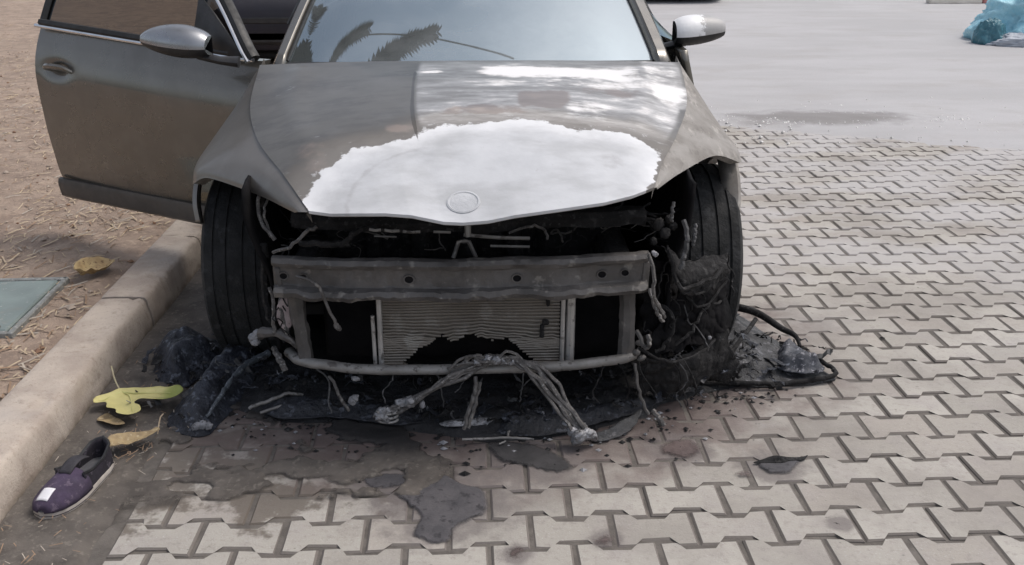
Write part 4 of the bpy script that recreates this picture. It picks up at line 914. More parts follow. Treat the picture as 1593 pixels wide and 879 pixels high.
def mirror(c, ax, out, name, parent, w=.235, blunt=.42):
    """shell with painted cap above, black housing below, glass at the back; ax = towards the tip"""
    c = np.array(c, float); ax = np.array([*ax, 0.0]); ax /= np.linalg.norm(ax); fwd = np.array([ax[1], -ax[0], 0]); fwd = fwd if fwd[1] < 0 else -fwd; up = np.array([0, 0, 1.0])
    b = MB(); top, low, bk = [], [], []
    ts = np.linspace(0, 1, 22)
    for t in ts:
        r = math.sin(math.pi*(.06+.90*t))**blunt; hu = .080*r*(1-.28*t); hd = .058*r*(1-.25*t); dd = .085*r*(1-.35*t); o = c+ax*(t-.5)*w+np.array([0, 0, .018*t])
        top.append([o+up*hu*math.sin(a)+fwd*dd*math.cos(a) for a in np.linspace(-.10, math.pi*.62, 12)]); 
        low.append([o+up*(hd*math.sin(a))*.95+fwd*dd*.97*math.cos(a) for a in np.linspace(-.08, -math.pi*.62, 10)])
    b.grid(np.array(top), 0); b.grid(np.array(low), 1)
    bk = [[np.array(top[i][-1])*(1-t)+np.array(low[i][-1])*t for t in np.linspace(0, 1, 4)] for i in range(22)]
    b.grid(np.array(bk), 1)
    for R_ in (top, low): 
        for e in (0, -1): b.add(R_[e], [tuple(range(len(R_[e])))], 1, False)
    f0 = c-ax*w*.5+np.array([0, 0, -.03])
    b.tube([f0+ax*.05, f0-ax*.03+np.array([0, .01, -.018]), f0-ax*.10+np.array([0, .03, -.024])], [.024, .022, .030], 8, 1, flat=.7)
    return b.build(name, [out, m_black], parent, sharp=45)
m_cap = M('mirror_cap_paint', (.34, .35, .37), (.26, .265, .28), 6, .28, .75, bump=0, coat=.4)
def cap_material():
    g = NG('foam_spattered_mirror_cap'); x = g.sep(g.obj)[0]; n = g.math('MULTIPLY', g.math('SUBTRACT', g.noise(g.obj, 45, 5, .7), .5), .12)
    c = g.mix(g.sm(g.math('ADD', x, n), .935, .915), (.36, .355, .355), (.78, .78, .79)); g.bump(g.noise(g.obj, 90, 4), .3, .004)
    return g.set(Base_Color=c, Roughness=.5, Metallic=.1)
m_cap2 = cap_material()
mc = dp(.085, 1.045, .17); mirror(mc, (-.9, .25), m_cap, 'mirror', door, .27)
b = MB(); b.add([dp(-.06, .985, -.028), dp(.22, 1.0, -.028), dp(.22, 1.20, -.10), dp(.12, 1.13, -.075)], [(0, 1, 2, 3)], 0, False); solid(b.build('mirror_sail', m_black, door), .01)
mirror((.895, 3.985, 1.038), (1, .06), m_cap2, 'mirror', car, .205, .24)

# ================================================================ DEBRIS ROUND THE CAR
# bed of ash and char under and before the car
AO = np.array([(-.83, 3.39), (-.84, 3.16), (-.817, 2.961), (-.786, 2.779), (-.715, 2.734), (-.65, 2.711), (-.567, 2.696), (-.467, 2.705), (-.352, 2.664), (-.26, 2.637), (-.1, 2.600), (.018, 2.557), (.175, 2.567), (.276, 2.594), (.423, 2.653), (.52, 2.691), (.588, 2.783), (.741, 2.85), (.873, 2.902), (.90, 3.0), (.92, 3.2), (.90, 3.5), (.7, 4.0), (-.7, 4.0)])
AO = np.array([p for k in range(len(AO)) for p in (AO[k]*(1-t)+AO[(k+1) % len(AO)]*t for t in np.linspace(0, 1, 8, endpoint=False))])
AO += .020*(np.stack([fbm(AO[:, 0]*14, AO[:, 1]*14, 1, 4), fbm(AO[:, 0]*14, AO[:, 1]*14, 9, 4)], 1)-.5)
b = MB(); sheet(b, AO, .011, lambda x, y, d: -.002+.016*sstep(0, .018, d)+sstep(.0, .10, d)*(.034*ridge(x*7, y*7, 0, 4, 3)+.012*ridge(x*26, y*26, 2, 3))-.008*sstep(0, .05, d))
def ash_material():
    g = NG('ash_bed_char'); p = g.obj
    c = g.mix(g.sm(g.noise(p, 8, 5), .35, .65), (.013, .013, .015), (.030, .030, .033))
    c = g.mix(g.sm(g.noise(g.vmap(p, scale=(1, 2.2, 1)), 24, 6, .7), .58, .70, 0, .8), c, (.085, .085, .092))
    c = g.mix(g.sm(g.noise(g.vmap(p, scale=(1, 3, 1)), 52, 5, .7), .66, .74, 0, .8), c, (.24, .235, .24))
    g.bump(g.noise(p, 60, 6, .7), .9, .012)
    return g.set(Base_Color=c, Roughness=g.sm(g.noise(p, 15), .4, .6, .45, .85))
tag(b.build('ash_bed', ash_material()), kind='stuff')
def crumple(name, label, poly, base, amp, f, mat, res=.010, seed=0, edge=.0, cat='debris', group=None, th=.004, tilt=(0, 0), stretch=(1, 1), smoothe=.05):
    b = MB(); c = np.mean(poly, 0); P = rough(poly, .012, 110, 22, seed)
    def zf(x, y, d):
        k = sstep(0, smoothe, d); x_, y_ = x*stretch[0], y*stretch[1]
        return np.maximum(.006, base+edge*(1-k)*fbm(x*12, y*12, seed, 2)+k*amp*(ridge(x_*f, y_*f, seed, 4, seed)*.75+.5*fbm(x_*f*.5, y_*f*.5, seed+4, 2))+tilt[0]*(x-c[0])+tilt[1]*(y-c[1]))
    sheet(b, P, res, zf)
    o = b.build(name, mat, sharp=None); tag(o, label, cat, group)
    return solid(o, th)
g1 = 'burnt plastic lying round the car front'
crumple('burnt_liner', 'crumpled bluish black burnt plastic nearest the kerb, beside the tyre', [(-1.184, 3.149), (-1.199, 3.257), (-1.138, 3.329), (-1.009, 3.336), (-.917, 3.247), (-.913, 3.087), (-.972, 3.014), (-1.007, 2.944), (-1.1, 2.971)], .006, .12, 8, m_bluechar, .007, 3, group=g1, smoothe=.09)
crumple('burnt_bumper_end', 'long folded bluish black bumper end pointing forward beside the yellow leaf', [(-.925, 3.14), (-.846, 3.245), (-.747, 3.16), (-.739, 3.006), (-.78, 2.889), (-.80, 2.78), (-.825, 2.69), (-.843, 2.628), (-.906, 2.62), (-.982, 2.694), (-.993, 2.786), (-.974, 2.942)], .006, .13, 6.5, m_bluechar, .007, 8, group=g1, smoothe=.09, stretch=(1.5, .8))
b = MB(); b.tube(cr([(-.72, 2.99, .105), (-.77, 2.91, .108), (-.80, 2.83, .095), (-.83, 2.745, .066), (-.855, 2.675, .04)], 30)+.006*(rng.random((30, 3))-.5), np.interp(np.linspace(0, 1, 30), (0, .3, 1), (.013, .011, .005)), 7)
tag(b.build('charred_trim', M('grey_blue_charred_trim', (.085, .098, .115), (.035, .042, .05), 30, .55, bump=.7, bscale=60, c3=(.22, .235, .26)), sharp=None), 'pale grey trim strip along the ridge of the folded bumper end', 'trim', g1)
blobs('ash_lump', m_paleash, [(-.86, 2.645, .028, .013), (-.842, 2.64, .025, .011), (-.878, 2.64, .025, .011)], None, 14)
tag(bpy.data.objects['ash_lump'], 'pale grey ash lump at the front tip of the folded bumper end', 'ash lump', g1)
crumple('burnt_flap', 'flat grey black burnt liner flap spread over the pavers at right of the car', [(.72, 2.93), (.735, 3.05), (.86, 3.30), (.935, 3.388), (1.001, 3.398), (1.08, 3.28), (1.146, 3.175), (1.150, 3.094), (1.203, 2.963), (1.193, 2.914), (.978, 2.884), (.83, 2.893)], .012, .085, 6, [M('charred_flap_plastic', (.028, .028, .030), (.060, .060, .064), 14, .6, bump=.9, bscale=60, dist=.012, c3=(.15, .15, .165))], .007, 5, edge=.010, group=g1, smoothe=.16, tilt=(-.20, .10))  # the lightest patches of the flap are highlights put into its colour
b = MB(); b.tube(cr([(.735, 2.89, .02), (.86, 2.878, .022), (.99, 2.872, .02), (1.10, 2.895, .018), (1.20, 2.92, .022), (1.212, 2.955, .03), (1.175, 3.02, .04)], 40)+.004*(rng.random((40, 3))-.5), .0085, 6)
b.tube(cr([(.80, 2.90, .03), (.86, 3.0, .07), (.95, 3.12, .105), (1.0, 3.20, .115)], 20), .009, 6); b.tube(cr([(.95, 3.40, .09), (1.03, 3.30, .10), (1.10, 3.21, .075), (1.135, 3.15, .07), (1.14, 3.10, .05)], 24), [.016-.0004*i for i in range(24)], 6)
tag(b.build('burnt_strip', m_char, sharp=None), 'black burnt plastic edging round the flap at right of the car', 'strip', g1)
crumple('burnt_rag', 'twisted bluish scrap on the outer end of the right hand flap', [(1.02, 2.97), (1.04, 3.08), (1.10, 3.13), (1.15, 3.05), (1.185, 2.96), (1.12, 2.93)], .03, .06, 13, M('bluish_scrap', (.03, .033, .045), (.085, .09, .105), 25, .6, bump=.9, c3=(.26, .26, .29)), .007, 17, group=g1, smoothe=.04)
crumple('burnt_scrap', 'dark curled scrap of plastic beside the melted casting in front of the car', [(.31, 2.575), (.36, 2.59), (.44, 2.64), (.50, 2.69), (.47, 2.61), (.42, 2.565), (.35, 2.545)], .012, .030, 10, m_greychar, .007, 23, group=g1, smoothe=.03, tilt=(.1, .1))
crumple('silver_scrap', 'silvery melted strip lying along the front edge of the ash', [(-.135, 2.635), (-.06, 2.660), (.02, 2.668), (.095, 2.645), (.10, 2.620), (.0, 2.618), (-.1, 2.612)], .026, .024, 14, m_melt, .006, 29, group=g1, smoothe=.02, stretch=(.4, 2))
m_sheet = M('charred_plastic_sheet', (.012, .013, .017), (.030, .032, .040), 12, .45, bump=1.0, bscale=45, dist=.014, c3=(.10, .108, .13))
crumple('burnt_sheet', 'flat crumpled black plastic sheet along the front edge of the ash, left half', [(-.72, 2.80), (-.60, 2.83), (-.42, 2.80), (-.24, 2.76), (-.16, 2.69), (-.25, 2.635), (-.36, 2.665), (-.47, 2.70), (-.57, 2.69), (-.66, 2.705)], .014, .050, 9, m_sheet, .007, 41, edge=.012, group=g1, smoothe=.06)
crumple('burnt_sheet', 'flat crumpled black plastic sheet along the front edge of the ash, right half', [(.06, 2.70), (.20, 2.72), (.42, 2.76), (.60, 2.84), (.74, 2.86), (.58, 2.765), (.50, 2.70), (.40, 2.645), (.27, 2.59), (.16, 2.565), (.05, 2.585)], .014, .040, 9, m_sheet, .007, 47, edge=.012, group=g1, smoothe=.06)
b = MB(); b.tube(cr([(-.06, 2.545, .018), (.02, 2.55, .016), (.076, 2.548, .02), (.155, 2.542, .016)], 20)+.002*(rng.random((20, 3))-.5), .0042, 6); b.tube([(.076, 2.548, .02), (.078, 2.575, .022), (.085, 2.59, .02)], .004, 5); b.tube([(.05, 2.525, .012), (.07, 2.535, .016)], .003, 5)
tag(b.build('bent_wire', m_scale, sharp=None), 'pale bent wire on the pavers ahead of the silvery strip', 'wire', g1)
b = MB(); b.tube(cr([(-.74, 2.74, .03), (-.68, 2.755, .05), (-.62, 2.79, .055), (-.58, 2.80, .045)], 16)+.006*(rng.random((16, 3))-.5), .006, 6); b.tube(cr([(-.70, 2.72, .025), (-.63, 2.74, .04), (-.56, 2.78, .04)], 12), .005, 6)
tag(b.build('bent_wire', m_scale, sharp=None), 'pale bent wires in the ash right of the folded bumper end', 'wire', g1)
b = MB()                                              # small char crumbs strewn about
for i in range(900):
    a = rs.random()*2*math.pi; k = rs.random(); x = -.03+math.cos(a)*(.9+abs(rs.gauss(0, .16))); y = 3.15+math.sin(a)*(.52+abs(rs.gauss(0, .14)))
    if y > 3.25 and x < .9 or x < -1.2: continue
    r = abs(rs.gauss(0, .004))+.002; z = .002
    V = [(x+r*rs.uniform(.7, 1.8)*px, y+r*rs.uniform(.7, 1.4)*py, z+r*rs.uniform(.4, .9)*pz) for px, py, pz in ((1, 0, 0), (-1, 0, 0), (0, 1, 0), (0, -1, 0), (0, 0, 1), (0, 0, -1))]
    b.add(V, [(0, 2, 4), (2, 1, 4), (1, 3, 4), (3, 0, 4)], rs.choice((0, 0, 0, 1)), False)
tag(b.build('char_crumbs', [m_char, m_paleash], sharp=None), kind='stuff')

b = MB()                                              # curled shards and strands of char heaped in the ash
for i in range(520):
    k = rs.random()
    if k < .6: x = rs.uniform(-.80, .98); y = 2.70+.10*abs(x-.1)+abs(rs.gauss(0, .12)); y -= .10*math.exp(-((x-.05)/.4)**2)
    elif k < .75: x, y = rs.gauss(.70, .16), rs.gauss(2.93, .07)
    elif k < .88: x, y = rs.gauss(-.95, .13), rs.gauss(3.0, .15)
    else: x, y = rs.gauss(1.02, .10), rs.gauss(3.08, .10)
    if x < -1.18 or y < 2.585: continue
    z0 = .02+.03*rs.random()+(.05 if y > 2.78 and abs(x) < .95 else 0); a = rs.random()*2*math.pi; L = .012+rs.random()**2*.065; W = L*rs.uniform(.06, .55); n = 5; cu = rs.uniform(-1, 1)*L*.5; V = []
    tz = rs.uniform(-.3, .6)*L
    for q in range(n):
        t = q/(n-1)-.5; w = W*(.35+.65*rs.random()); ox = cu*(t*t-.25)*2
        for sg in (-1, 1): px, py = t*L, ox+sg*w/2; V.append((x+px*math.cos(a)-py*math.sin(a), y+px*math.sin(a)+py*math.cos(a), z0+tz*(t+.5)+rs.uniform(-.006, .010)))
    b.add(V, [(2*q, 2*q+1, 2*q+3, 2*q+2) for q in range(n-1)], rs.choices((0, 1, 2, 3), (5, 4, 2, .5))[0], False)
sh = tag(b.build('char_shards', [m_char, m_bluechar, m_greychar, m_paleash], sharp=None), kind='stuff'); solid(sh, .002)

# pools of plastic that melted, ran out and set
def puddle(label, poly, mat, th=.004, seed=0, rgh=.010):
    b = MB(); P = rough(poly, rgh, 90, 26, seed)
    sheet(b, P, .006, lambda x, y, d: .0006+th*sstep(0, .012, d)+.0018*(fbm(x*25, y*25, seed, 3)-.5)*sstep(0, .02, d))
    po = b.build('melted_plastic_pool', mat, sharp=None); xy = np.array(b.v); de, _, _ = near(P, xy[:, 0], xy[:, 1]); attrs(po.data, edge=de)
    return tag(po, label, 'melted plastic', 'set pools of melted plastic on the pavers')
puddle('largest dark pool of set plastic, alone on the pavers before the bumper', [(-.229, 2.34), (-.168, 2.394), (-.113, 2.392), (-.057, 2.334), (.001, 2.306), (.014, 2.212), (-.017, 2.16), (-.068, 2.122), (-.083, 2.073), (-.119, 2.052), (-.16, 2.07), (-.187, 2.104), (-.172, 2.189), (-.232, 2.267)], m_puddle, .005, 1)
puddle('long dark pool of set plastic just ahead of the silvery strip', [(.01, 2.549), (.096, 2.555), (.19, 2.516), (.244, 2.46), (.266, 2.396), (.2, 2.371), (.128, 2.408), (.063, 2.431), (.02, 2.49)], soften(M('melted_plastic_black', (.034, .033, .035), (.055, .052, .055), 14, .7, bump=.5), .022), .005, 2)
puddle('reddish smear of set plastic right of the ash bed', [(.517, 2.495), (.566, 2.549), (.637, 2.558), (.661, 2.49), (.62, 2.437), (.556, 2.449)], m_puddle2, .0025, 3)
puddle('small grey round pool of set plastic out on the clean pavers at right', [(.801, 2.413), (.859, 2.439), (.908, 2.43), (.925, 2.401), (.875, 2.348), (.815, 2.35)], m_puddle, .005, 4)
puddle('tiny drip of set plastic left of the small round pool', [(.716, 2.364), (.767, 2.379), (.769, 2.338), (.726, 2.33)], m_puddle2, .003, 5, .006)
puddle('thin dark spill of set plastic on the muddy pavers left of the largest pool', [(-.349, 2.367), (-.278, 2.392), (-.204, 2.38), (-.226, 2.324), (-.306, 2.311)], m_puddle, .003, 6)
puddle('greasy spot on the pavers near the photo bottom, right of the largest pool', [(.276, 2.065), (.32, 2.086), (.342, 2.063), (.321, 2.032), (.28, 2.033)], m_puddle2, .0018, 7, .005)
puddle('greasy spot at the bottom edge of the photo, below the largest pool', [(.052, 2.028), (.093, 2.04), (.111, 2.013), (.083, 1.983), (.051, 1.994)], m_puddle2, .0018, 8, .005)
puddle('greasy spot low in the photo, far right of all other spots', [(.905, 2.11), (.925, 2.125), (.948, 2.118), (.955, 2.095), (.93, 2.085)], m_puddle2, .0018, 9, .004)
crumple('thin_scrap', 'thin black scrap with a tail beside the small grey round pool', [(.79, 2.405), (.83, 2.425), (.86, 2.44), (.93, 2.43), (.955, 2.44), (.93, 2.415), (.87, 2.405)], .006, .012, 20, m_char, .005, 31, group=g1, smoothe=.015, th=.002)

# ================================================================ SMALL THINGS BY THE KERB
# purple slip-on shoe, toe towards the viewer
toe, heel = np.array([-1.158, 2.180]), np.array([-1.082, 2.462]); sd = heel-toe; SL = np.linalg.norm(sd); sd /= SL; sx_ = np.array([sd[1], -sd[0]])
shoe = thing('shoe', 'single purple slip-on shoe with a white patch on the toe, lying in the gutter', 'shoe', (*((toe+heel)/2), .012))
def sp(t, w, z): q = toe+sd*t*SL+sx_*w; return (q[0], q[1], z+.012)
tw = np.array([0, .03, .1, .22, .36, .5, .65, .8, .92, 1.0]); ww = np.array([.0, .028, .045, .054, .055, .050, .044, .041, .034, .0])
def outl(sc=1.0, n=18, z=0.0):
    ts = (1-np.cos(np.linspace(0, math.pi, n)))/2; L = [sp(t, np.interp(t, tw, ww)*sc+.006*math.sin(t*3.1), z) for t in ts]; Rr = [sp(t, -np.interp(t, tw, ww)*sc+.006*math.sin(t*3.1), z) for t in ts[::-1][1:-1]]
    return L+Rr
b = MB(); b.loft([outl(.94, z=.0), outl(1.04, z=.004), outl(1.06, z=.016), outl(1.0, z=.022)]); b.build('sole', M('dirty_white_sole', (.50, .46, .42), (.36, .32, .29), 30, .8, bump=.3), shoe)
b = MB(); b.loft([outl(1.065, z=.008), outl(1.068, z=.0105)], caps=False); b.build('sole_stripe', M('dark_sole_stripe', (.05, .04, .05), (.07, .06, .07), 30, .8), shoe)
m_purple = M('purple_canvas', (.066, .046, .086), (.038, .028, .050), 18, .9, bump=.6, bscale=160, dist=.002, c3=(.13, .10, .14))
A = []
for t in np.linspace(.01, .47, 18):                     # closed toe part
    w = np.interp(t, tw, ww)*1.0; h = np.interp(t, [0, .05, .15, .3, .47], [.024, .044, .056, .066, .078]); A.append([sp(t, -w*math.cos(a)*(1.0)+.006*math.sin(t*3.1), .020+(h-.020)*math.sin(a)**.75) for a in np.linspace(0, math.pi, 17)])
b = MB(); b.grid(np.array(A)); toe_o = solid(b.build('upper', m_purple, shoe), .003)
b = MB(); A = []                                        # quarter and heel, open topped
path = [t for t in np.linspace(.42, .985, 16)]
loop = [(t, 1) for t in path]+[(1.0, 0)]+[(t, -1) for t in path[::-1]]
for t, s in loop:
    w = np.interp(t, tw, ww)*s; h = np.interp(t, [.42, .55, .75, .95, 1], [.074, .062, .062, .084, .088])
    A.append([sp(t-(.02*z_ if t > .97 else 0), w*(1-.16*z_)+.006*math.sin(t*3.1), .018+(h-.018)*z_) for z_ in np.linspace(0, 1, 7)])
b.grid(np.array(A)); solid(b.build('collar', [M('dark_purple_canvas', (.022, .018, .028), (.014, .012, .018), 18, .9, bump=.6, bscale=160, dist=.002, c3=(.08, .07, .09))], shoe), .006)
b = MB(); b.tube([a[-1] for a in A], .004, 6); b.build('collar_binding', m_black, shoe)
b = MB(); b.loft([outl(.86, z=.023), outl(.86, z=.027)]); b.build('insole', M('grey_insole', (.075, .075, .085), (.11, .11, .12), 30, .9, bump=.3), shoe)
b = MB(); A = [[sp(t, w, .003+.020+(np.interp(t, [0, .05, .15, .3], [.024, .044, .056, .066])-.020)*math.sin(math.acos(max(-1, min(1, -(w-.006*math.sin(t*3.1))/np.interp(t, tw, ww)))))**.75) for w in np.linspace(-.022, .012, 7)] for t in np.linspace(.06, .19, 7)]
b.grid(np.array(A)); solid(b.build('toe_patch', M('white_patch', (.78, .77, .80), (.70, .69, .73), 30, .7, bump=.1), shoe), .002)
b = MB(); A = [[sp(t, w, .070+.018*math.sin((t-.36)*9)-w*w*6) for w in np.linspace(-.018, .018, 6)] for t in np.linspace(.38, .66, 10)]
b.grid(np.array(A)); solid(b.build('tongue', M('dark_tongue_lining', (.03, .028, .034), (.05, .046, .055), 30, .9, bump=.3), shoe), .004)

# yellow fig leaf, curling
LF = [(-1.175, 2.848), (-1.200, 2.820), (-1.235, 2.795), (-1.228, 2.758), (-1.198, 2.765), (-1.185, 2.750), (-1.172, 2.715), (-1.140, 2.700), (-1.125, 2.672), (-1.085, 2.668), (-1.062, 2.690), (-1.072, 2.722), (-1.098, 2.745), (-1.085, 2.764), (-1.045, 2.755), (-1.005, 2.752), (-.975, 2.772), (-.962, 2.812), (-.985, 2.845), (-1.020, 2.832), (-1.050, 2.846), (-1.085, 2.836), (-1.13, 2.845)]
leaf = thing('fallen_leaf', 'large yellow lobed leaf lying by the kerb beside the burnt bumper end', 'leaf', (-1.11, 2.79, .02))
b = MB(); sheet(b, cr(LF, 110, True), .006, lambda x, y, d: .046+.008*np.sin((x+1.1)*16)*np.sin((y-2.7)*19)+.010*sstep(.03, 0, d)+.014*(fbm(x*14, y*14, 0, 2)-.4))
def leaf_material():
    g = NG('yellow_leaf'); p = g.obj
    c = g.mix(g.sm(g.noise(p, 12, 4), .35, .65), (.62, .56, .24), (.54, .49, .20)); x = g.sep(p)[0]
    c = g.mix(g.sm(g.math('ADD', x, g.math('MULTIPLY', g.noise(p, 20), .06)), .10, .15, 0, .8), c, (.22, .27, .05)); c = g.mix(g.sm(g.noise(p, 60, 4, .7), .62, .7, 0, .6), c, (.30, .24, .08))
    g.bump(g.noise(p, 50, 4), .3, .004); return g.set(Base_Color=c, Roughness=.6)
solid(b.build('blade', leaf_material(), leaf, sharp=None), .0012)
b = MB()
for q in ([(-1.168, 2.838), (-1.13, 2.80), (-1.09, 2.70)], [(-1.168, 2.838), (-1.10, 2.812), (-1.0, 2.80)], [(-1.168, 2.838), (-1.19, 2.81), (-1.215, 2.78)]):
    P = cr(q, 12); b.tube([(x, y,   .050+.008*math.sin((x+1.1)*16)*math.sin((y-2.7)*19)+.014*(float(fbm(x*14, y*14, 0, 2))-.4)) for x, y in P], np.linspace(.0022, .0009, 12), 5)
b.build('vein', M('leaf_vein', (.62, .62, .28), (.55, .54, .2), 20, .6, bump=0), leaf)
b = MB(); b.tube(cr([(-1.178, 2.850, .046), (-1.21, 2.90, .06), (-1.235, 2.95, .085)], 12), np.linspace(.0022, .003, 12), 6); b.build('petiole', M('leaf_stalk', (.50, .46, .30), (.42, .36, .24), 20, .6, bump=0), leaf)
def dry_leaf(label, poly, z0, mat, curl=.03, seed=0, stalk=None):
    t = thing('dry_leaf', label, 'leaf', (*np.mean(poly, 0), z0), 'dry curled leaves along the kerb'); c = np.mean(poly, 0)
    b = MB(); sheet(b, rough(poly, .006, 70, 30, seed), .007, lambda x, y, d: z0+curl*sstep(.03, 0, d)*(fbm(x*10, y*10, seed, 2))+.03*fbm(x*18, y*18, seed, 3)*curl/.03)
    solid(b.build('blade', mat, t, sharp=None), .0015)
    if stalk: b = MB(); b.tube(cr(stalk, 8), .002, 5); b.build('stalk', m_straw[0], t)
m_dl = M('dry_leaf_tan', (.50, .38, .20), (.36, .25, .13), 22, .75, bump=.5, c3=(.16, .09, .05)); m_dl2 = M('dry_leaf_ochre', (.40, .30, .16), (.26, .19, .11), 26, .75, bump=.5, c3=(.48, .40, .26))
dry_leaf('curled tan dry leaf on the soil between the metal cover and the kerb', [(-1.643, 3.718), (-1.649, 3.815), (-1.602, 3.868), (-1.542, 3.873), (-1.518, 3.788), (-1.57, 3.745), (-1.588, 3.687)], .10, m_dl, .05, 1, [(-1.64, 3.74, .11), (-1.68, 3.70, .115), (-1.70, 3.66, .11)])
dry_leaf('ragged ochre dry leaf in the gutter between shoe and burnt bumper end', [(-1.102, 2.491), (-1.085, 2.534), (-1.032, 2.562), (-.979, 2.60), (-.970, 2.56), (-1.02, 2.515), (-1.066, 2.478)], .022, m_dl2, .03, 2, [(-.98, 2.59, .03), (-.985, 2.64, .055), (-.98, 2.66, .06)])
dry_leaf('small torn dry leaf lying on the mud under the yellow leaf', [(-1.20, 2.70), (-1.18, 2.735), (-1.12, 2.68), (-1.10, 2.655), (-1.15, 2.66)], .015, m_dl2, .015, 4)

# metal access cover set in the verge
cov = thing('access_cover', 'grey green painted metal access cover set in the soil behind the kerb', 'cover', (-2.0, 3.42, .095))
b = MB(); b.box((-2.02, 3.43, .108), (.66, .50, .022), Matrix.Rotation(R(2), 3, 'Z'), bev=.006)
def cover_material():
    g = NG('cover_paint'); p = g.obj; c = g.mix(g.sm(g.noise(p, 5, 5), .35, .65), (.235, .285, .275), (.185, .225, .22))
    c = g.mix(g.sm(g.noise(p, 20, 6, .7), .54, .66, 0, .6), c, (.33, .33, .31)); c = g.mix(g.sm(g.noise(p, 42, 5, .7), .62, .7, 0, .8), c, (.55, .55, .53)); c = g.mix(g.sm(g.noise(p, 3, 4), .55, .7, 0, .4), c, (.28, .23, .18))
    g.bump(g.noise(p, 60, 5), .3, .004); return g.set(Base_Color=c, Roughness=.6, Metallic=.1)
b.build('lid', cover_material(), cov)
b = MB()
for (x, y, dx, dy) in ((-1.668, 3.44, .022, .56), (-2.02, 3.158, .70, .022), (-2.02, 3.70, .70, .022), (-2.37, 3.42, .022, .52)): b.box((x, y, .098), (dx, dy, .045), Matrix.Rotation(R(2), 3, 'Z'), bev=.004)
b.build('frame', M('cover_frame_steel', (.30, .31, .30), (.21, .21, .20), 18, .6, .2, bump=.4, c3=(.42, .42, .40)), cov)
b = MB(); b.box((-1.73, 3.21, .121), (.035, .02, .008), bev=.002); b.build('lifting_lug', m_burnsteel, cov)

# ================================================================ FAR THINGS
# heap of blue plastic sheeting
m_blue = M('blue_plastic_sheet', (.46, .79, .90), (.30, .67, .83), 5, .4, bump=.9, bscale=9, dist=.05, c3=(.46, .74, .84))
def heap(name, label, cat, c, rx, ry, h, mat, seed, group=None):
    b = MB(); rg = []
    for i in range(46):
        a = math.pi/2*i/45; ring = []
        for j in range(110):
            t = 2*math.pi*j/110; X_, Y_, Z_ = math.cos(a)*math.cos(t), math.cos(a)*math.sin(t), math.sin(a)
            f = .62+.34*float(ridge(X_*2.3+seed, Y_*2.3, Z_*2.3, 3, seed))+.26*float(fbm(X_*1.3, Y_*1.3+seed, Z_*1.3, 2, seed+3))+.13*float(ridge(X_*6, Y_*6+seed, Z_*6, 3))
            ring.append((c[0]+rx*X_*f, c[1]+ry*Y_*f, max(.0, h*Z_**.8*f)+.004))
        rg.append(ring)
    b.loft(rg); return tag(b.build(name, mat, sharp=None), label, cat, group)
heap('tarpaulin', 'crumpled heap of light blue plastic sheeting on the concrete', 'tarpaulin', (7.28, 12.15), .98, .80, .62, m_blue, 2)
heap('plastic_bag', 'dark teal plastic bag tucked against the left end of the blue sheeting', 'bag', (6.20, 11.75), .17, .16, .27, M('dark_teal_plastic', (.06, .19, .24), (.04, .13, .17), 6, .4, bump=.5, bscale=20), 6)
heap('cement_bag', 'flat pale grey bag half under the front of the blue sheeting', 'bag', (6.75, 11.60), .62, .26, .15, M('pale_grey_bag', (.45, .48, .53), (.36, .39, .44), 6, .6, bump=.4, bscale=20), 9)
b = MB(); b.tube([(7.02, 13.1, -.02), (7.02, 13.1, 1.1)], .022, 8); b.tube([(7.02, 13.1, 1.1), (7.02, 13.1, 1.12)], .028, 8); tag(b.build('metal_post', m_burnsteel), 'thin dark metal post standing behind the blue sheeting', 'post')
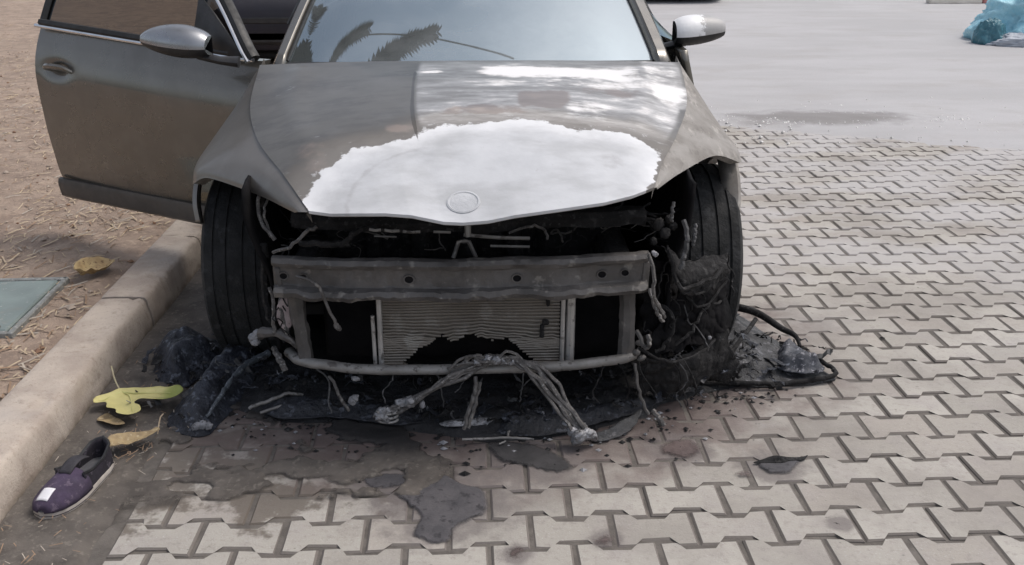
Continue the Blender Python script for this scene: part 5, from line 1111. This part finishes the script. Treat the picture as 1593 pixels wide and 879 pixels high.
# two dark cars parked further back
def parked_car(loc, rz, label, col):
    root = thing('parked_car', label, 'car', (0, 0, 0), 'dark cars parked behind the burnt car')
    mp = M('parked_car_paint', col, tuple(c*.8 for c in col), 3, .55, 0, bump=0, coat=0)
    def sec(y, w, zb, zt, k=.06): return [(px*w, y, zb+(zt-zb)*pz) for px, pz in ((-.90, 0), (-.97, .12), (-1, .35), (-1, .62), (-.96, .86), (-.86, 1), (-.4, 1.03), (.4, 1.03), (.86, 1), (.96, .86), (1, .62), (1, .35), (.97, .12), (.90, 0))]
    b = MB(); b.loft([sec(-2.18, .66, .34, .60), sec(-2.12, .78, .24, .70), (sec(-1.9, .86, .20, .78)), sec(-1.2, .88, .20, .90), sec(-.9, .88, .20, .95), sec(0, .885, .19, .97), sec(1.2, .885, .20, .98), sec(1.8, .86, .22, .98), sec(2.1, .80, .28, .94), sec(2.18, .70, .36, .84)])
    b.loft([[(px*w, y, z) for px, z in ((-1, .93), (-.80, zt-.05), (-.55, zt), (.55, zt), (.80, zt-.05), (1, .93))] for y, w, zt in ((-.95, .80, .97), (-.35, .80, 1.36), (.3, .80, 1.44), (1.0, .80, 1.42), (1.75, .80, 1.00))]); b.build('body', mp, root)
    b = MB(); b.add([(-.70, -.945, .99), (.70, -.945, .99), (.60, -.40, 1.335), (-.60, -.40, 1.335)], [(0, 1, 2, 3)], 0, False); solid(b.build('windscreen', m_black, root), .012, 1)
    for s in (-1, 1):
        for y0, y1 in ((-.45, .35), (.42, 1.2)):
            b = MB(); b.add([(s*.80, y0, .97), (s*.80, y1, .97), (s*.69, min(y1, 1.05), 1.33), (s*.69, max(y0, -.15), 1.31)], [(0, 1, 2, 3)], 0, False); solid(b.build('side_window', m_black, root), .024, 0)
        b = MB(); b.loft([[(s*(.60+.15*math.cos(t)), y, .66+.06*math.sin(t)) for t in np.linspace(0, 2*math.pi, 14, endpoint=False)] for y in (-2.16, -2.05)]); b.build('headlight', M('headlight_lens', (.45, .46, .48), (.35, .36, .38), 9, .15, .3, bump=0), root)
        for y in (-1.32, 1.32):
            b = MB(); A = [[(s*(.80+px*.1), y+q*math.cos(t), .31+q*math.sin(t)) for px, q in ((-.9, .2), (-1, .28), (-.8, .31), (.8, .31), (1.0, .28), (.95, .2))] for t in np.linspace(0, 2*math.pi, 36, endpoint=False)]
            b.grid(np.array(A), closed_u=True); wh = b.build('wheel', m_rubber, root)
            b = MB(); b.tube([(s*.82, y, .31), (s*.895, y, .31)], [.2, .17], 20); b.build('rim', m_alu, wh)
    b = MB(); b.box((0, -2.14, .36), (1.0, .08, .14), bev=.03); b.box((0, -2.165, .52), (.8, .05, .08), bev=.02); b.build('grille', m_black, root)
    b = MB(); b.box((0, 0, .17), (1.66, 3.9, .07), bev=.02); b.build('underbody', m_int, root)
    root.location = loc; root.rotation_euler = (0, 0, rz); return root
parked_car((3.55, 19.5, 0), 0, 'black car in the distance right of the windscreen, only its underside in view', (.012, .012, .014))
parked_car((-1.85, 11.7, .02), 0, 'dark navy car standing behind the open door of the burnt car', (.014, .013, .022))

# palm on the verge beside the yard; its fronds hang over the car and mirror in the windscreen
palm = thing('palm_tree', 'palm tree on the verge, its dark fronds mirrored in the windscreen', 'tree', (-4.6, 5.8, 0))
b = MB(); b.tube([(-4.6+.01*k+.03*math.sin(k*.5), 5.8, k*.23) for k in range(41)], [.17-.0018*k+(.014 if k % 2 else 0)+.05*math.exp(-k*.9) for k in range(41)], 14); crinkle(b.build('trunk', M('palm_bark', (.15, .11, .075), (.095, .072, .05), 12, .9, bump=.9, dist=.03), palm), .02, 9)
m_frond = M('palm_frond_green', (.045, .062, .032), (.03, .045, .024), 6, .6, bump=0)
def frond(pts, w=.15, n=80, blunt=True):
    P = cr(pts, n); b = MB(); b.tube(P, np.linspace(.022, .006, n), 5)
    for k in range(8, n):
        t = k/n; d = P[min(k+1, n-1)]-P[k-1]; sp_ = np.linalg.norm(d)/2; d /= np.linalg.norm(d); sdv = np.cross(d, (0, 0, 1)); sdv /= np.linalg.norm(sdv)+1e-9
        L = w*min(1, .3+2*t)*(1 if blunt and t < .93 else (1-t)*6+.45 if blunt else 1-.5*t)*(.85+.3*rs.random())
        for s in (-1, 1):
            for up_ in ((.1, -.3) if blunt else (0,)):
                e = P[k]+sdv*s*L*.75+d*L*.6+np.array([0, 0, up_*L]); m = (P[k]+e)/2+np.array([0, 0, .01]); h = d*sp_*(  .5 if blunt else .5)
                b.add([P[k]-h, P[k]+h, m+h*1.1, m-h*1.1, e], [(0, 1, 2, 3), (3, 2, 4)], 0, False)
    b.build('frond', m_frond, palm, sharp=None)
TOP = (-4.2, 5.8, 9.3)
for pts in ([TOP, (-4.45, 6.8, 8.9), (-4.5, 7.7, 7.5), (-4.1, 8.15, 7.1), (-3.65, 8.36, 6.84)], [TOP, (-3.8, 6.5, 9.2), (-3.24, 6.9, 8.6), (-2.55, 6.85, 8.25), (-1.93, 6.77, 7.92)], [TOP, (-3.0, 6.1, 9.7), (-1.84, 6.43, 9.07), (-1.34, 6.5, 8.68), (-.69, 6.5, 8.14)]): frond(pts, .33, 40)
b = MB(); b.tube(cr([TOP, (-3.5, 6.7, 9.0), (-2.7, 6.85, 8.4), (-2.2, 6.79, 8.27), (-1.18, 6.61, 8.48), (-.25, 6.37, 8.58), (.72, 6.16, 8.57)], 80), np.linspace(.03, .014, 80), 6); b.build('mirrored_cable_arc', m_frond, palm)  # added to draw the thin arc, taken for a cable, mirrored in the windscreen
for k in range(11):
    a = 1.9+k*.40; L = rs.uniform(1.9, 2.5); d = np.array([math.cos(a), math.sin(a), 0]); T = np.array(TOP)
    frond([T, T+d*L*.4+np.array([0, 0, .6]), T+d*L*.75+np.array([0, 0, .35]), T+d*L+np.array([0, 0, -.5])], .36, 44, False)
